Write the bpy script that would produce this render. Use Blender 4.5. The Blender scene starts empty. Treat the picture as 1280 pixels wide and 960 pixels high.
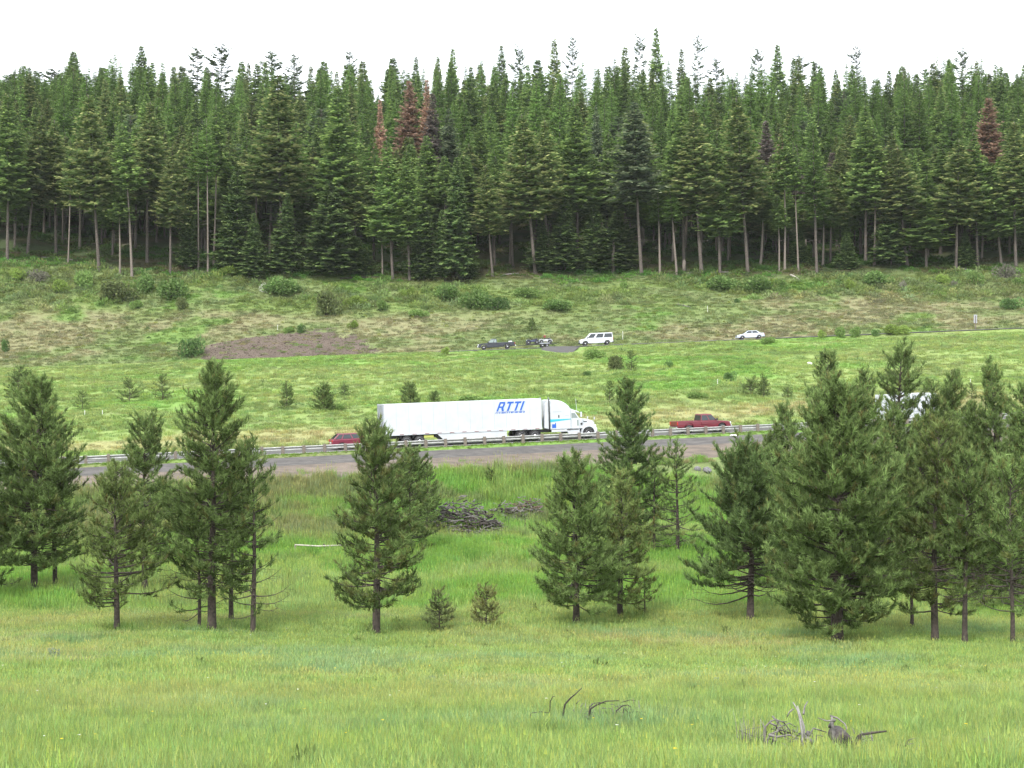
import bpy, bmesh, math, random
import numpy as np
from mathutils import Vector, Matrix

random.seed(7)
RNG = np.random.default_rng(11)
S = bpy.context.scene
COL = S.collection
F = 1280 * 50.0 / 36.0          # focal length in photo pixels (50 mm lens)
UP = np.array([0, 0, 1.0])

# ----------------------------------------------------------------- noise
def _hash(ix, iy, s):
    n = (ix.astype(np.int64) * 374761393 + iy.astype(np.int64) * 668265263 + s * 1274126177) & 0x7fffffff
    n = ((n ^ (n >> 13)) * 1274126177) & 0x7fffffff
    n = (n ^ (n >> 16)) & 0xffffff
    return n / float(0xffffff)

def vnoise(x, y, s=0):
    x = np.asarray(x, float); y = np.asarray(y, float)
    ix = np.floor(x); iy = np.floor(y)
    fx = x - ix; fy = y - iy
    fx = fx * fx * (3 - 2 * fx); fy = fy * fy * (3 - 2 * fy)
    a = _hash(ix, iy, s); b = _hash(ix + 1, iy, s); c = _hash(ix, iy + 1, s); d = _hash(ix + 1, iy + 1, s)
    return (a * (1 - fx) + b * fx) * (1 - fy) + (c * (1 - fx) + d * fx) * fy

def fbm(x, y, s=0, o=4):
    t = 0; a = .5; k = 1.0; n = 0
    for i in range(o):
        t = t + a * vnoise(np.asarray(x) * k + 17.3 * i, np.asarray(y) * k - 9.1 * i, s + i); n += a; a *= .5; k *= 2.03
    return t / n

def sstep(a, b, x):
    t = np.clip((np.asarray(x, float) - a) / (b - a), 0, 1)
    return t * t * (3 - 2 * t)

# ----------------------------------------------------------------- terrain
RDX, RDY = math.cos(math.radians(17)), math.sin(math.radians(17))   # direction of the highway
TAN = RDY / RDX
def rail_Y(X): return 133.7 + TAN * X
def rail_z(X): return -6.45 + 0.0355 * (X + 21.4)
def up_Y(X): return 242 + 0.05 * X
def up_z(X): return 5.95 + 0.0425 * X

def ground_z(X, Y):
    X = np.atleast_1d(np.asarray(X, float)); Y = np.atleast_1d(np.asarray(Y, float))
    X, Y = np.broadcast_arrays(X, Y)
    Xr = np.clip(X, -62, 120); Yr = rail_Y(Xr); zr = rail_z(Xr)
    Xu = np.clip(X, -170, 170); Yu = up_Y(Xu); zu = up_z(Xu)
    cr = zu * (Yu - 6.5) / Yu - 0.12
    cr = cr + 0.28 * sstep(-8, -18, X) - 0.42 * sstep(34, 52, X)
    ap = np.exp(-((X - 9.0) / 3.6) ** 2)
    cr = cr - 0.55 * ap
    ze = 21.4 + np.where(X < 0, 3.7, 2.2) * np.clip(X / 104, -1.8, 1.8) ** 2
    o = np.ones_like(X)
    ky = [-60 * o, 0 * o, 12 * o, 25 * o, 40 * o, 55 * o, 70 * o, 84 * o, np.maximum(Yr - 27, 88), np.maximum(Yr - 18, 97), Yr - 8.4, Yr - 5.7, Yr - 1.45, Yr - .7, Yr + .7, Yr + 1.1,
          Yr + 11.0, Yr + 14, Yu - 40, Yu - 6.5, Yu - 4.3, Yu + 4.3, Yu + 6, Yu + 22, 290 * o, 340 * o, 400 * o, 460 * o, 540 * o, 700 * o, 1100 * o]
    kz = [2.5 * o, -1.72 * o, -4.1 * o, -6.75 * o, -9.3 * o, -11.1 * o, -12.15 * o, -12.55 * o, -12.3 * o + 0.01 * X, zr - 5.0, zr - 1.75, zr - 1.27, zr - .28, zr + .06, zr + .06, zr - .16,
          zr - .22, zr + .15, zr * .25 + cr * .75 - 1.7 + (cr - zr) * .08, cr, zu - .2, zu - .2, zu + .1, zu + 5.2, ze, ze + 15.5, ze + 36, ze + 50, ze + 58, ze + 64, ze + 60]
    ky = np.array(ky); kz = np.array(kz)
    dr = np.minimum(np.abs(Y - Yr - 1), np.abs(Y - Yu))
    w = np.clip((dr - 8) * .3, 0.2, 7)
    z = 0
    for k in (-1, -.5, 0, .5, 1):
        q = Y + k * w
        r = np.zeros_like(q)
        for i in range(len(ky) - 1):
            m = (q >= ky[i]) & (q < ky[i + 1])
            t = (q - ky[i]) / np.maximum(ky[i + 1] - ky[i], 1e-6)
            r = np.where(m, kz[i] + (kz[i + 1] - kz[i]) * t, r)
        z = z + r / 5
    m = sstep(11, 18, dr)
    near = sstep(110, 60, Y)
    z = z + m * near * (fbm(X / 9, Y / 9, 3, 4) - .5) * .5
    z = z + m * (1 - near) * ((fbm(X / 14, Y / 11, 5, 4) - .5) * 1.5 + (fbm(X / 3.5, Y / 3.5, 8, 2) - .5) * .35)
    return z

def gz(X, Y): return float(ground_z(X, Y)[0])

_MY = np.concatenate([np.linspace(6, 150, 2400), np.linspace(150, 560, 3000)])
def hit(px, py, ymin=6.0):
    """first ground point on the line of sight through a photo pixel, no nearer than ymin"""
    u = (px - 640) / F; v = (480 - py) / F
    Y = _MY[_MY >= ymin]
    d = Y * v - ground_z(u * Y, Y)
    i = np.nonzero(d <= 0)[0]
    i = i[0] if len(i) else len(Y) - 1
    return np.array([u * Y[i], Y[i], float(ground_z(u * Y[i], Y[i])[0])])

def at(px, Y):
    X = (px - 640) / F * Y
    return np.array([X, Y, gz(X, Y)])

# ----------------------------------------------------------------- materials
MATS = {}
def mat(name, color=(.5, .5, .5), rough=.6, metal=0.0, spec=.5, noise=0.0, nscale=8.0, coat=0.0, bump=0.0):
    if name in MATS: return MATS[name]
    m = bpy.data.materials.new(name); m.use_nodes = True
    nt = m.node_tree; b = nt.nodes['Principled BSDF']
    b.inputs['Base Color'].default_value = (*color, 1)
    b.inputs['Roughness'].default_value = rough
    b.inputs['Metallic'].default_value = metal
    b.inputs['Specular IOR Level'].default_value = spec
    b.inputs['Coat Weight'].default_value = coat
    if noise or bump:
        tc = nt.nodes.new('ShaderNodeTexCoord'); n = nt.nodes.new('ShaderNodeTexNoise')
        n.inputs['Scale'].default_value = nscale; n.inputs['Detail'].default_value = 6
        nt.links.new(tc.outputs['Object'], n.inputs['Vector'])
        if noise:
            r = nt.nodes.new('ShaderNodeValToRGB')
            r.color_ramp.elements[0].position = .3; r.color_ramp.elements[1].position = .72
            r.color_ramp.elements[0].color = (*[c * (1 - noise) for c in color], 1)
            r.color_ramp.elements[1].color = (*[min(1, c * (1 + noise)) for c in color], 1)
            nt.links.new(n.outputs['Fac'], r.inputs['Fac']); nt.links.new(r.outputs['Color'], b.inputs['Base Color'])
        if bump:
            bp = nt.nodes.new('ShaderNodeBump'); bp.inputs['Strength'].default_value = bump; bp.inputs['Distance'].default_value = .05
            nt.links.new(n.outputs['Fac'], bp.inputs['Height']); nt.links.new(bp.outputs['Normal'], b.inputs['Normal'])
    MATS[name] = m
    return m

def foliage_mat(name, transl=.3, instancer=False, vary=.25, rough=.7):
    """colour from the mesh's own Col attribute, varied from plant to plant; thin leaves let light through"""
    if name in MATS: return MATS[name]
    m = bpy.data.materials.new(name); m.use_nodes = True
    nt = m.node_tree; N = nt.nodes; L = nt.links
    N.remove(N['Principled BSDF']); out = N['Material Output']
    a = N.new('ShaderNodeAttribute'); a.attribute_name = 'Col'
    oi = N.new('ShaderNodeObjectInfo')
    mr = N.new('ShaderNodeMapRange'); mr.inputs['To Min'].default_value = 1 - vary; mr.inputs['To Max'].default_value = 1 + vary
    L.new(oi.outputs['Random'], mr.inputs['Value'])
    vm = N.new('ShaderNodeVectorMath'); vm.operation = 'SCALE'
    L.new(a.outputs['Color'], vm.inputs[0]); L.new(mr.outputs['Result'], vm.inputs['Scale'])
    col = vm.outputs[0]
    if instancer:
        t = N.new('ShaderNodeAttribute'); t.attribute_name = 'tint'; t.attribute_type = 'INSTANCER'
        mu = N.new('ShaderNodeVectorMath'); mu.operation = 'MULTIPLY'
        L.new(col, mu.inputs[0]); L.new(t.outputs['Color'], mu.inputs[1]); col = mu.outputs[0]
    d = N.new('ShaderNodeBsdfDiffuse'); tr = N.new('ShaderNodeBsdfTranslucent'); mx = N.new('ShaderNodeMixShader')
    mx.inputs[0].default_value = transl
    L.new(col, d.inputs['Color']); L.new(col, tr.inputs['Color'])
    L.new(d.outputs[0], mx.inputs[1]); L.new(tr.outputs[0], mx.inputs[2]); L.new(mx.outputs[0], out.inputs['Surface'])
    MATS[name] = m
    return m

# ----------------------------------------------------------------- mesh helpers
def new_obj(name, me, parent=None, m=None):
    o = bpy.data.objects.new(name, me); COL.objects.link(o)
    if parent is not None: o.parent = parent
    if m is not None and me is not None and len(me.materials) == 0: me.materials.append(m)
    return o

def soup(name, tris, cols=None, m=None):
    """mesh of loose triangles from an (N,3,3) array, one colour per triangle"""
    n = len(tris); me = bpy.data.meshes.new(name)
    me.vertices.add(n * 3); me.vertices.foreach_set('co', np.ascontiguousarray(tris, np.float32).ravel())
    me.loops.add(n * 3); me.loops.foreach_set('vertex_index', np.arange(n * 3, dtype=np.int32))
    me.polygons.add(n); me.polygons.foreach_set('loop_start', np.arange(0, n * 3, 3, dtype=np.int32))
    if cols is not None:
        c4 = np.ones((n, 3, 4), np.float32); c4[:, :, :3] = cols[:, None, :]
        at_ = me.attributes.new('Col', 'FLOAT_COLOR', 'POINT'); at_.data.foreach_set('color', c4.ravel())
    me.update()
    if m: me.materials.append(m)
    return me

class MB:
    """collects shapes, then links them as ONE mesh object"""
    def __init__(s): s.v = []; s.f = []
    def add(s, vs, fs):
        b = len(s.v); s.v += [tuple(map(float, p)) for p in vs]; s.f += [tuple(b + i for i in f) for f in fs]; return s
    def box(s, c, d, top=(1, 1), R=None, shift=(0, 0)):
        x, y, z = [q / 2 for q in d]
        vs = [(sx * x * (top[0] if k else 1) + (shift[0] if k else 0), sy * y * (top[1] if k else 1) + (shift[1] if k else 0), z if k else -z)
              for k in (0, 1) for sx, sy in ((-1, -1), (1, -1), (1, 1), (-1, 1))]
        if R is not None: vs = [tuple(R @ Vector(p)) for p in vs]
        vs = [(p[0] + c[0], p[1] + c[1], p[2] + c[2]) for p in vs]
        return s.add(vs, [(3, 2, 1, 0), (4, 5, 6, 7), (0, 1, 5, 4), (1, 2, 6, 5), (2, 3, 7, 6), (3, 0, 4, 7)])
    def prism(s, poly, y0, y1, inset=None):
        """polygon in x,z extruded from y0 to y1; y0/y1 may be functions of (x,z)"""
        n = len(poly)
        f0 = y0 if callable(y0) else (lambda x, z: y0); f1 = y1 if callable(y1) else (lambda x, z: y1)
        vs = [(x, f0(x, z), z) for x, z in poly] + [(x, f1(x, z), z) for x, z in poly]
        fs = [tuple(range(n)), tuple(range(2 * n - 1, n - 1, -1))] + [(i, i + n, (i + 1) % n + n, (i + 1) % n) for i in range(n)]
        return s.add(vs, fs)
    def loft(s, secs, cap=True):
        n = len(secs[0]); vs = [p for sec in secs for p in sec]; fs = []
        for k in range(len(secs) - 1):
            for i in range(n):
                j = (i + 1) % n
                fs.append((k * n + i, k * n + j, (k + 1) * n + j, (k + 1) * n + i))
        if cap: fs += [tuple(range(n - 1, -1, -1)), tuple(range((len(secs) - 1) * n, len(secs) * n))]
        return s.add(vs, fs)
    def tube(s, pts, rad, n=6, cap=True, wob=0, seed=0):
        pts = [Vector(p) for p in pts]
        if not hasattr(rad, '__len__'): rad = [rad] * len(pts)
        rnd = random.Random(seed); secs = []
        ref = None
        for i, p in enumerate(pts):
            d = (pts[min(i + 1, len(pts) - 1)] - pts[max(i - 1, 0)])
            d = d.normalized() if d.length > 1e-9 else Vector((0, 0, 1))
            if ref is None:
                ref = Vector((1, 0, 0)) if abs(d.x) < .8 else Vector((0, 1, 0))
            a = (ref - d * ref.dot(d)); a = a.normalized() if a.length > 1e-6 else d.orthogonal().normalized()
            b = d.cross(a); ref = a
            secs.append([tuple(p + (a * math.cos(t) + b * math.sin(t)) * rad[i] * (1 + rnd.uniform(-wob, wob)))
                         for t in (2 * math.pi * k / n for k in range(n))])
        return s.loft(secs, cap)
    def lathe_y(s, c, prof, n=20):
        """profile [(radius, y)] turned about a sideways axis through c"""
        return s.loft([[(c[0] + r * math.cos(2 * math.pi * k / n), c[1] + y, c[2] + r * math.sin(2 * math.pi * k / n)) for k in range(n)] for r, y in prof])
    def build(s, name, m, parent=None, smooth=False, bevel=0, seg=2):
        me = bpy.data.meshes.new(name); me.from_pydata(s.v, [], s.f); me.update()
        bm = bmesh.new(); bm.from_mesh(me); bmesh.ops.recalc_face_normals(bm, faces=bm.faces)
        bm.to_mesh(me); bm.free()
        if smooth: me.polygons.foreach_set('use_smooth', [True] * len(me.polygons))
        o = new_obj(name, me, parent, m)
        if bevel:
            md = o.modifiers.new('bevel', 'BEVEL'); md.width = bevel; md.segments = seg; md.limit_method = 'ANGLE'; md.angle_limit = math.radians(35)
        return o

def tag(o, label=None, cat=None, group=None, kind=None):
    if label: o['label'] = label
    if cat: o['category'] = cat
    if group: o['group'] = group
    if kind: o['kind'] = kind
    return o

def thing(name, label, cat, loc=(0, 0, 0), rz=0, group=None, rot=None, scale=None):
    o = bpy.data.objects.new(name, None); COL.objects.link(o); o.empty_display_size = .3
    o.location = tuple(map(float, loc)); o.rotation_euler = rot if rot is not None else (0, 0, rz)
    if scale is not None: o.scale = scale
    return tag(o, label, cat, group)

def unit(v): return v / np.maximum(np.linalg.norm(v, axis=-1, keepdims=True), 1e-9)

def curve_tubes(paths, m_name, n=4):
    """many thin tapered limbs as one triangle/quad mesh (parts of a single thing)"""
    mb = MB()
    for pts, r0, r1 in paths:
        k = len(pts); mb.tube(pts, [r0 + (r1 - r0) * i / (k - 1) for i in range(k)], n)
    me = bpy.data.meshes.new(m_name); me.from_pydata(mb.v, [], mb.f); me.update()
    return me
# ================================================================= plants
M_BARK = mat('pine_bark', (.055, .042, .034), .9, noise=.55, nscale=9, bump=.9)
M_FBARK = mat('fir_bark', (.080, .066, .055), .9, noise=.45, nscale=5)
M_PALEBARK = mat('pale_bark', (.150, .126, .104), .9, noise=.35, nscale=6)
M_GREYWOOD = mat('grey_dead_wood', (.125, .115, .108), .85, noise=.5, nscale=7, bump=.5)
M_DARKWOOD = mat('dark_dead_wood', (.045, .036, .03), .9, noise=.5, nscale=9)
M_NEEDLE = foliage_mat('pine_needles', .40, vary=.14)
M_FIR = foliage_mat('fir_needles', .32, vary=.22)
M_LEAF = foliage_mat('shrub_leaves', .35, vary=.18)
M_TUFT = foliage_mat('grass_blades', .42, instancer=True, vary=.16)

def needles(P, D, size, col, k, rng, width=.020, cone=.82):
    """k needles per tuft: thin triangles fanned round the shoot direction"""
    n = len(P)
    d = D[:, None, :] + rng.normal(0, .55 * cone, (n, k, 3))
    d = unit(d)
    ln = size[:, None, None] * rng.uniform(.65, 1.15, (n, k, 1))
    base = P[:, None, :] - D[:, None, :] * size[:, None, None] * rng.uniform(0, .8, (n, k, 1))
    side = unit(np.cross(d, rng.normal(0, 1, (n, k, 3)))) * width * rng.uniform(.7, 1.3, (n, k, 1))
    tri = np.stack([base - side, base + side, base + d * ln], 2).reshape(-1, 3, 3)
    c = (col[:, None, :] * rng.uniform(.75, 1.25, (n, k, 1))).reshape(-1, 3)
    return tri, c

def pine_parts(seed, H, cb, W, shape='cone', dens=1.0, dbh=None, yellow=.08, hue=(0, 0), candles=True, deadlow=.0, lean=(0, 0), k=11, gaps=.12):
    """young ponderosa pine: tapered trunk, whorled limbs turning up at the tips, needle tufts along the outer half"""
    rng = np.random.default_rng(seed); rnd = random.Random(seed)
    dbh = dbh or H * .034
    tsz = min(1.0, .42 + H * .065)
    tr = MB()
    def axis(z):
        t = z / H
        return np.array([lean[0] * t + .02 * H * math.sin(3 * t + seed) * t, lean[1] * t + .015 * H * math.cos(4 * t + seed) * t, z])
    zs = [-.5, 0, .25] + list(np.linspace(.6, H * .985, 12))
    tr.tube([axis(max(z, 0)) if z >= 0 else np.array([0, 0, z]) for z in zs],
            [dbh * .75, dbh * .68, dbh * .55] + [max(.012, dbh * .5 * (1 - z / H) ** .8) for z in zs[3:]], 10, wob=.07, seed=seed)
    limbs = []; P = []; D = []; Sz = []; C = []
    base_g = np.array([.152 + hue[0], .215, .074 + hue[1]])
    z = cb; wh = 0
    sect = [rnd.uniform(.72, 1.18) for _ in range(9)]       # uneven outline
    while z < H - .25:
        t = (z - cb) / (H - cb)
        if shape == 'cone': prof = (1 - t) ** .56 * (0.62 + .38 * min(1, t / .18)) + .05
        elif shape == 'oval': prof = (1 - t) ** .5 * (.74 + .26 * min(1, t / .22)) + .04
        elif shape == 'narrow': prof = (1 - t) ** .5 * (.7 + .3 * min(1, t / .3)) + .07
        else: prof = (1 - t) ** .58 * (.55 + .45 * min(1, t / .35)) + .06
        nb = max(3, int(round((4.6 if t < .8 else 4) * (dens ** .5) + rnd.uniform(-.7, .9))))
        a0 = rnd.uniform(0, 6.28)
        for b in range(nb):
            if rnd.random() < gaps: continue
            az = a0 + 6.283 * b / nb + rnd.uniform(-.35, .35)
            L = W * prof * sect[int((az % 6.283) / .699)] * rnd.uniform(.72, 1.12)
            L = max(L, .22 * tsz)
            el0 = math.radians((-2 if shape == 'oval' else -7) + 56 * t ** 1.1 + rnd.uniform(-16, 16)); droop = (.22 * (1 - t)) * rnd.uniform(.4, 1.3)
            h = np.array([math.cos(az), math.sin(az), 0])
            o = axis(min(z + rnd.uniform(-.24, .24), H * .985))
            ss = np.linspace(0, 1, 6)
            pts = [o + h * L * s * math.cos(el0) + UP * (L * s * math.sin(el0) - droop * L * (s - s * s * .2) * .6 + .34 * L * (1 - t * .6) * s ** 3) +
                   np.array([-h[1], h[0], 0]) * L * .1 * math.sin(3 * s + b) for s in ss]
            dead = t < deadlow and rnd.random() < .75
            limbs.append((pts, .010 + .013 * L, .006))
            pts = np.array(pts)
            if dead:
                for q in range(3):
                    s = rnd.uniform(.3, .95); i = int(s * 5)
                    p = pts[i] + (pts[min(i + 1, 5)] - pts[i]) * (s * 5 - i)
                    limbs.append(([p, p + (np.array([-h[1], h[0], 0]) * rnd.choice((-1, 1)) + h) * L * .14, p + (np.array([-h[1], h[0], 0]) * rnd.choice((-1, 1)) + h * 1.6) * L * .2 + UP * rnd.uniform(-.2, .1)], .008, .004))
                continue
            inner = .28 if t > .3 else .4
            s = inner
            step = .25 * tsz / max(L, .3) / dens
            sd = 1
            while s < 1.0:
                i = min(4, int(s * 5)); f = s * 5 - i
                p = pts[i] * (1 - f) + pts[i + 1] * f
                bd = unit(pts[i + 1] - pts[i])
                sv = np.array([-bd[1], bd[0], 0]) * sd
                tl = (.34 * L * (1 - s) + .18) * rnd.uniform(.6, 1.2)
                td = unit(bd * .75 + sv * .8 + UP * rnd.uniform(-.25, .85))
                e = p + td * tl
                if tl > .32 and rnd.random() < .5: limbs.append(([p, (p + e) / 2 - UP * .02, e], .007, .004))
                m_ = 1 + int(tl / .15)
                tone = rnd.uniform(.5, 1.5)
                yl = rnd.random() < yellow
                for j in range(m_):
                    q = p + td * tl * (j + 1) / m_ + rng.normal(0, .03, 3)
                    P.append(q); D.append(unit(td * .8 + UP * .55 + rng.normal(0, .25, 3))); Sz.append(rnd.uniform(.24, .37) * tsz)
                    c = base_g * tone * rnd.uniform(.85, 1.15)
                    if yl: c = c * .55 + np.array([.16, .135, .05]) * .55
                    C.append(c)
                sd = -sd; s += step * rnd.uniform(.7, 1.3)
            P.append(pts[-1]); D.append(unit(unit(pts[-1] - pts[-2]) + UP * .5)); Sz.append(.22 * tsz); C.append(base_g * rnd.uniform(.9, 1.3))
        z += (.26 + .13 * rnd.random()) * (H / 10) ** .35 / dens ** .5 * (1 if t < .7 else .85); wh += 1
    top = axis(H)
    for j in range(7):
        P.append(axis(H - .05 - j * .11)); D.append(unit(UP + rng.normal(0, .3, 3))); Sz.append(.2 * tsz); C.append(base_g * 1.1)
    P = np.array(P); D = np.array(D); Sz = np.array(Sz); C = np.array(C)
    tri, col = needles(P, D, Sz, C, k, rng, .020 * (.5 + .5 * tsz))
    if candles:
        sel = np.nonzero((P[:, 2] > H * .55) & (rng.random(len(P)) < .16))[0]
        if len(sel):
            p = P[sel]; d = unit(UP[None] + rng.normal(0, .15, (len(sel), 3))); ln = rng.uniform(.10, .2, (len(sel), 1))
            w = unit(np.cross(d, rng.normal(0, 1, (len(sel), 3)))) * .018
            t2 = np.stack([p - w, p + w, p + d * ln], 1); t3 = np.stack([p - np.cross(d, w), p + np.cross(d, w), p + d * ln], 1)
            cc = np.tile(np.array([[.26, .19, .08]]), (2 * len(sel), 1))
            tri = np.concatenate([tri, t2, t3]); col = np.concatenate([col, cc])
    # trunk mesh
    me_t = bpy.data.meshes.new('trunk'); me_t.from_pydata(tr.v, [], tr.f); me_t.update(); me_t.materials.append(M_BARK)
    me_t.polygons.foreach_set('use_smooth', [True] * len(me_t.polygons))
    me_b = curve_tubes(limbs, 'branches', 4); me_b.materials.append(M_BARK)
    me_c = soup('crown', tri, col, M_NEEDLE)
    return me_t, me_b, me_c

# ----------------------------------------------------------------- forest conifers (built 28 m tall, scaled per tree)
FH = 28.0
def sprays(P, Dr, Sd, ln, wd, col, rng, droop=.25):
    """flat kite-shaped foliage sprays: two triangles each"""
    n = len(P)
    d = unit(Dr + rng.normal(0, .22, (n, 3)) - UP * droop * rng.uniform(0, 1.2, (n, 1)))
    s = unit(Sd + rng.normal(0, .35, (n, 3))); s = unit(s - d * (s * d).sum(1, keepdims=True))
    ln = ln[:, None]; wd = wd[:, None]
    a = P; b = P + d * ln * .55 + s * wd; c = P + d * ln; e = P + d * ln * .5 - s * wd
    t = np.concatenate([np.stack([a, b, c], 1), np.stack([a, c, e], 1)])
    return t, np.concatenate([col, col])

def fir_parts(seed, ratio, R, kind='fir', bark=None):
    rng = np.random.default_rng(seed); rnd = random.Random(seed)
    H = FH; cb = H * (1 - ratio)
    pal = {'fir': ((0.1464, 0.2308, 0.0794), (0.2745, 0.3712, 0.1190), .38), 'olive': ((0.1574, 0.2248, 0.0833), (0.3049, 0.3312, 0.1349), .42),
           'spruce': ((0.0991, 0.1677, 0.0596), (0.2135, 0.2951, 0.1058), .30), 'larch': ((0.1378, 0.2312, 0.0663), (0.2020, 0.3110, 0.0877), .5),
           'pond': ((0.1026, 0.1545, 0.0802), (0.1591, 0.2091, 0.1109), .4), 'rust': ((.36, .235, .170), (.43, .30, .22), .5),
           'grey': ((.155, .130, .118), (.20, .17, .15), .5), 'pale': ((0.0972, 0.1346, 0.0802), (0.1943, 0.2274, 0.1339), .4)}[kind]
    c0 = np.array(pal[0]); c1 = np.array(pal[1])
    P = []; Dr = []; Sd = []; Ln = []; Wd = []; C = []; limbs = []
    z = cb; sect = [rnd.uniform(.75, 1.2) for _ in range(8)]
    loose = kind in ('pond',)
    step0 = {'fir': .46, 'olive': .5, 'spruce': .42, 'larch': .42, 'pond': .52, 'rust': .5, 'grey': .55, 'pale': .5}[kind]
    tier = 1.0
    while z < H - .15:
        t = (z - cb) / (H - cb)
        if kind == 'spruce': prof = (1 - t) ** .8 * (.8 + .2 * min(1, t / .08)) + .03
        elif kind == 'larch': prof = (1 - t) ** .76 * (.5 + .5 * min(1, t / .14)) + .02
        elif kind == 'pond': prof = (max(0, 1 - (t - .35) ** 2 / .48)) ** .5 * .9 + .05
        else: prof = (1 - t) ** .80 * (.62 + .38 * min(1, t / .1)) + .015
        tier = rnd.uniform(.6, 1.2) if loose else rnd.uniform(.76, 1.13)
        nb = int({'pond': 5, 'larch': 8}.get(kind, 8) + rnd.randint(-1, 1))
        if t > .85: nb = max(5, nb - 2)
        a0 = rnd.uniform(0, 6.283)
        for b in range(nb):
            az = a0 + 6.283 * b / nb + rnd.uniform(-.3, .3)
            L = R * prof * tier * sect[int((az % 6.283) / .7855) % 8] * (rnd.uniform(.35, 1.25) if loose else rnd.uniform(.72, 1.14))
            if rnd.random() < (.22 if loose else .06) or L < .12: continue
            if kind == 'spruce': el = -.30 + .75 * t
            elif kind == 'larch': el = -.05 + .5 * t
            else: el = -.12 + .75 * t
            el += rnd.uniform(-.3, .3) if loose else rnd.uniform(-.14, .14)
            h = np.array([math.cos(az), math.sin(az), 0]); side = np.array([-h[1], h[0], 0])
            zb = z + rnd.uniform(-1, 1) * (.5 if loose else .2)
            n = max(2, int(L / (.24 if loose else .31)))
            tone = rnd.uniform(.72, 1.28)
            s_in = .35 if loose else .12
            for i in range(n):
                s = s_in + (1 - s_in) * (i + rnd.random() * .6) / n
                p = np.array([0, 0, zb]) + h * L * s * math.cos(el) + UP * (L * s * math.sin(el) + .16 * L * s ** 2 * (1 if kind != 'larch' else .4) - .1 * L * s)
                w = .55 * (1 - s) * L * .5 + .26
                for sg in (-1, 1, 0):
                    if kind == 'larch' and rnd.random() < .15: continue
                    P.append(p + side * sg * .05); Dr.append(h * (.65 if sg else 1) + side * sg * .8 + UP * .12)
                    Sd.append(np.cross(h + side * sg, UP)); sz = rnd.uniform(.75, 1.25) * (w + .18) * {'larch': .8, 'pond': .78}.get(kind, 1.0)
                    Ln.append(sz); Wd.append(sz * {'larch': .22, 'pond': .36}.get(kind, .28))
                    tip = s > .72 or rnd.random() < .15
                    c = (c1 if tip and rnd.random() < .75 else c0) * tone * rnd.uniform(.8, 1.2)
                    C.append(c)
            if loose or kind in ('grey', 'rust') or rnd.random() < .15:
                limbs.append(([np.array([0, 0, zb]), np.array([0, 0, zb]) + h * L * .5 * math.cos(el) + UP * L * .5 * math.sin(el), np.array([0, 0, zb]) + h * L * .95 * math.cos(el) + UP * L * (.95 * math.sin(el) + .05)], .05, .015))
        z += step0 * rnd.uniform(.75, 1.3) * (1 if t < .8 else .75)
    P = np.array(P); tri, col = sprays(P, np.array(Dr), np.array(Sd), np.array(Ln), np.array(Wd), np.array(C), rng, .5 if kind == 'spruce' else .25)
    tr = MB()
    r0 = .215
    zs = [-1.2, 0, .8] + list(np.linspace(2.5, H, 10))
    bend = rnd.uniform(-.25, .25)
    tr.tube([(bend * math.sin(max(z, 0) / H * 3.0), 0, z) for z in zs], [r0 * 1.25, r0 * 1.2, r0] + [max(.045, r0 * (1 - z / H) ** .85) for z in zs[3:]], 8)
    nd = int(10 if ratio < .9 else 0)
    for i in range(nd):                                 # dead stubs on the bare trunk
        z = rnd.uniform(cb * .35, cb); az = rnd.uniform(0, 6.28); l = rnd.uniform(.5, 1.6)
        tr.tube([(0, 0, z), (math.cos(az) * l, math.sin(az) * l, z - l * .15)], [.035, .012], 3)
    for pts, a, b in limbs: tr.tube(pts, [a, (a + b) / 2, b], 3)
    me_t = bpy.data.meshes.new('trunk'); me_t.from_pydata(tr.v, [], tr.f); me_t.update(); me_t.materials.append(bark or M_FBARK)
    me_t.polygons.foreach_set('use_smooth', [True] * len(me_t.polygons))
    return me_t, soup('crown', tri, col, M_FIR)

# ----------------------------------------------------------------- shrubs and tufts
def shrub_parts(seed, n=1300, c0=(.06, .105, .03), c1=(.11, .15, .05), leaf=.11, lumps=7, flower=0.0, twig=14):
    """unit shrub: leafy clumps on several stems, half-width 1, height about 1"""
    rng = np.random.default_rng(seed); rnd = random.Random(seed)
    cen = []
    for i in range(lumps):
        a = rnd.uniform(0, 6.28); r = rnd.uniform(.1, .72) if i else 0
        cen.append((r * math.cos(a), r * math.sin(a), rnd.uniform(.28, .68) * (1 - .35 * r), rnd.uniform(.28, .42)))
    cen = np.array(cen)
    which = rng.integers(0, lumps, n)
    d = unit(rng.normal(0, 1, (n, 3))); rr = cen[which, 3] * rng.uniform(.55, 1.05, n) ** .6
    P = cen[which, :3] + d * rr[:, None]; P[:, 2] = np.abs(P[:, 2])
    tone = np.array([rnd.uniform(.75, 1.3) for _ in range(lumps)])[which][:, None]
    mixf = rng.random((n, 1)) ** 1.5
    C = (np.array(c0) * (1 - mixf) + np.array(c1) * mixf) * tone
    if flower:
        fl = rng.random(n) < flower
        C[fl] = np.array([.62, .62, .55])
    Dr = d * .6 + UP * .3 + rng.normal(0, .4, (n, 3)); Sd = rng.normal(0, 1, (n, 3))
    ln = leaf * rng.uniform(.7, 1.5, n)
    tri, col = sprays(P, Dr, Sd, ln, ln * .34, C, rng, .1)
    limbs = []
    for i in range(twig):
        c = cen[i % lumps]; e = c[:3] + rng.normal(0, .12, 3) + UP * .12
        limbs.append(([np.array([rnd.uniform(-.1, .1), rnd.uniform(-.1, .1), -.1]), (c[:3] * .55 + np.array([0, 0, .05])), e], .022, .006))
    me_s = curve_tubes(limbs, 'stems', 3); me_s.materials.append(M_DARKWOOD)
    return me_s, soup('leaves', tri, col, M_LEAF)

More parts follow.
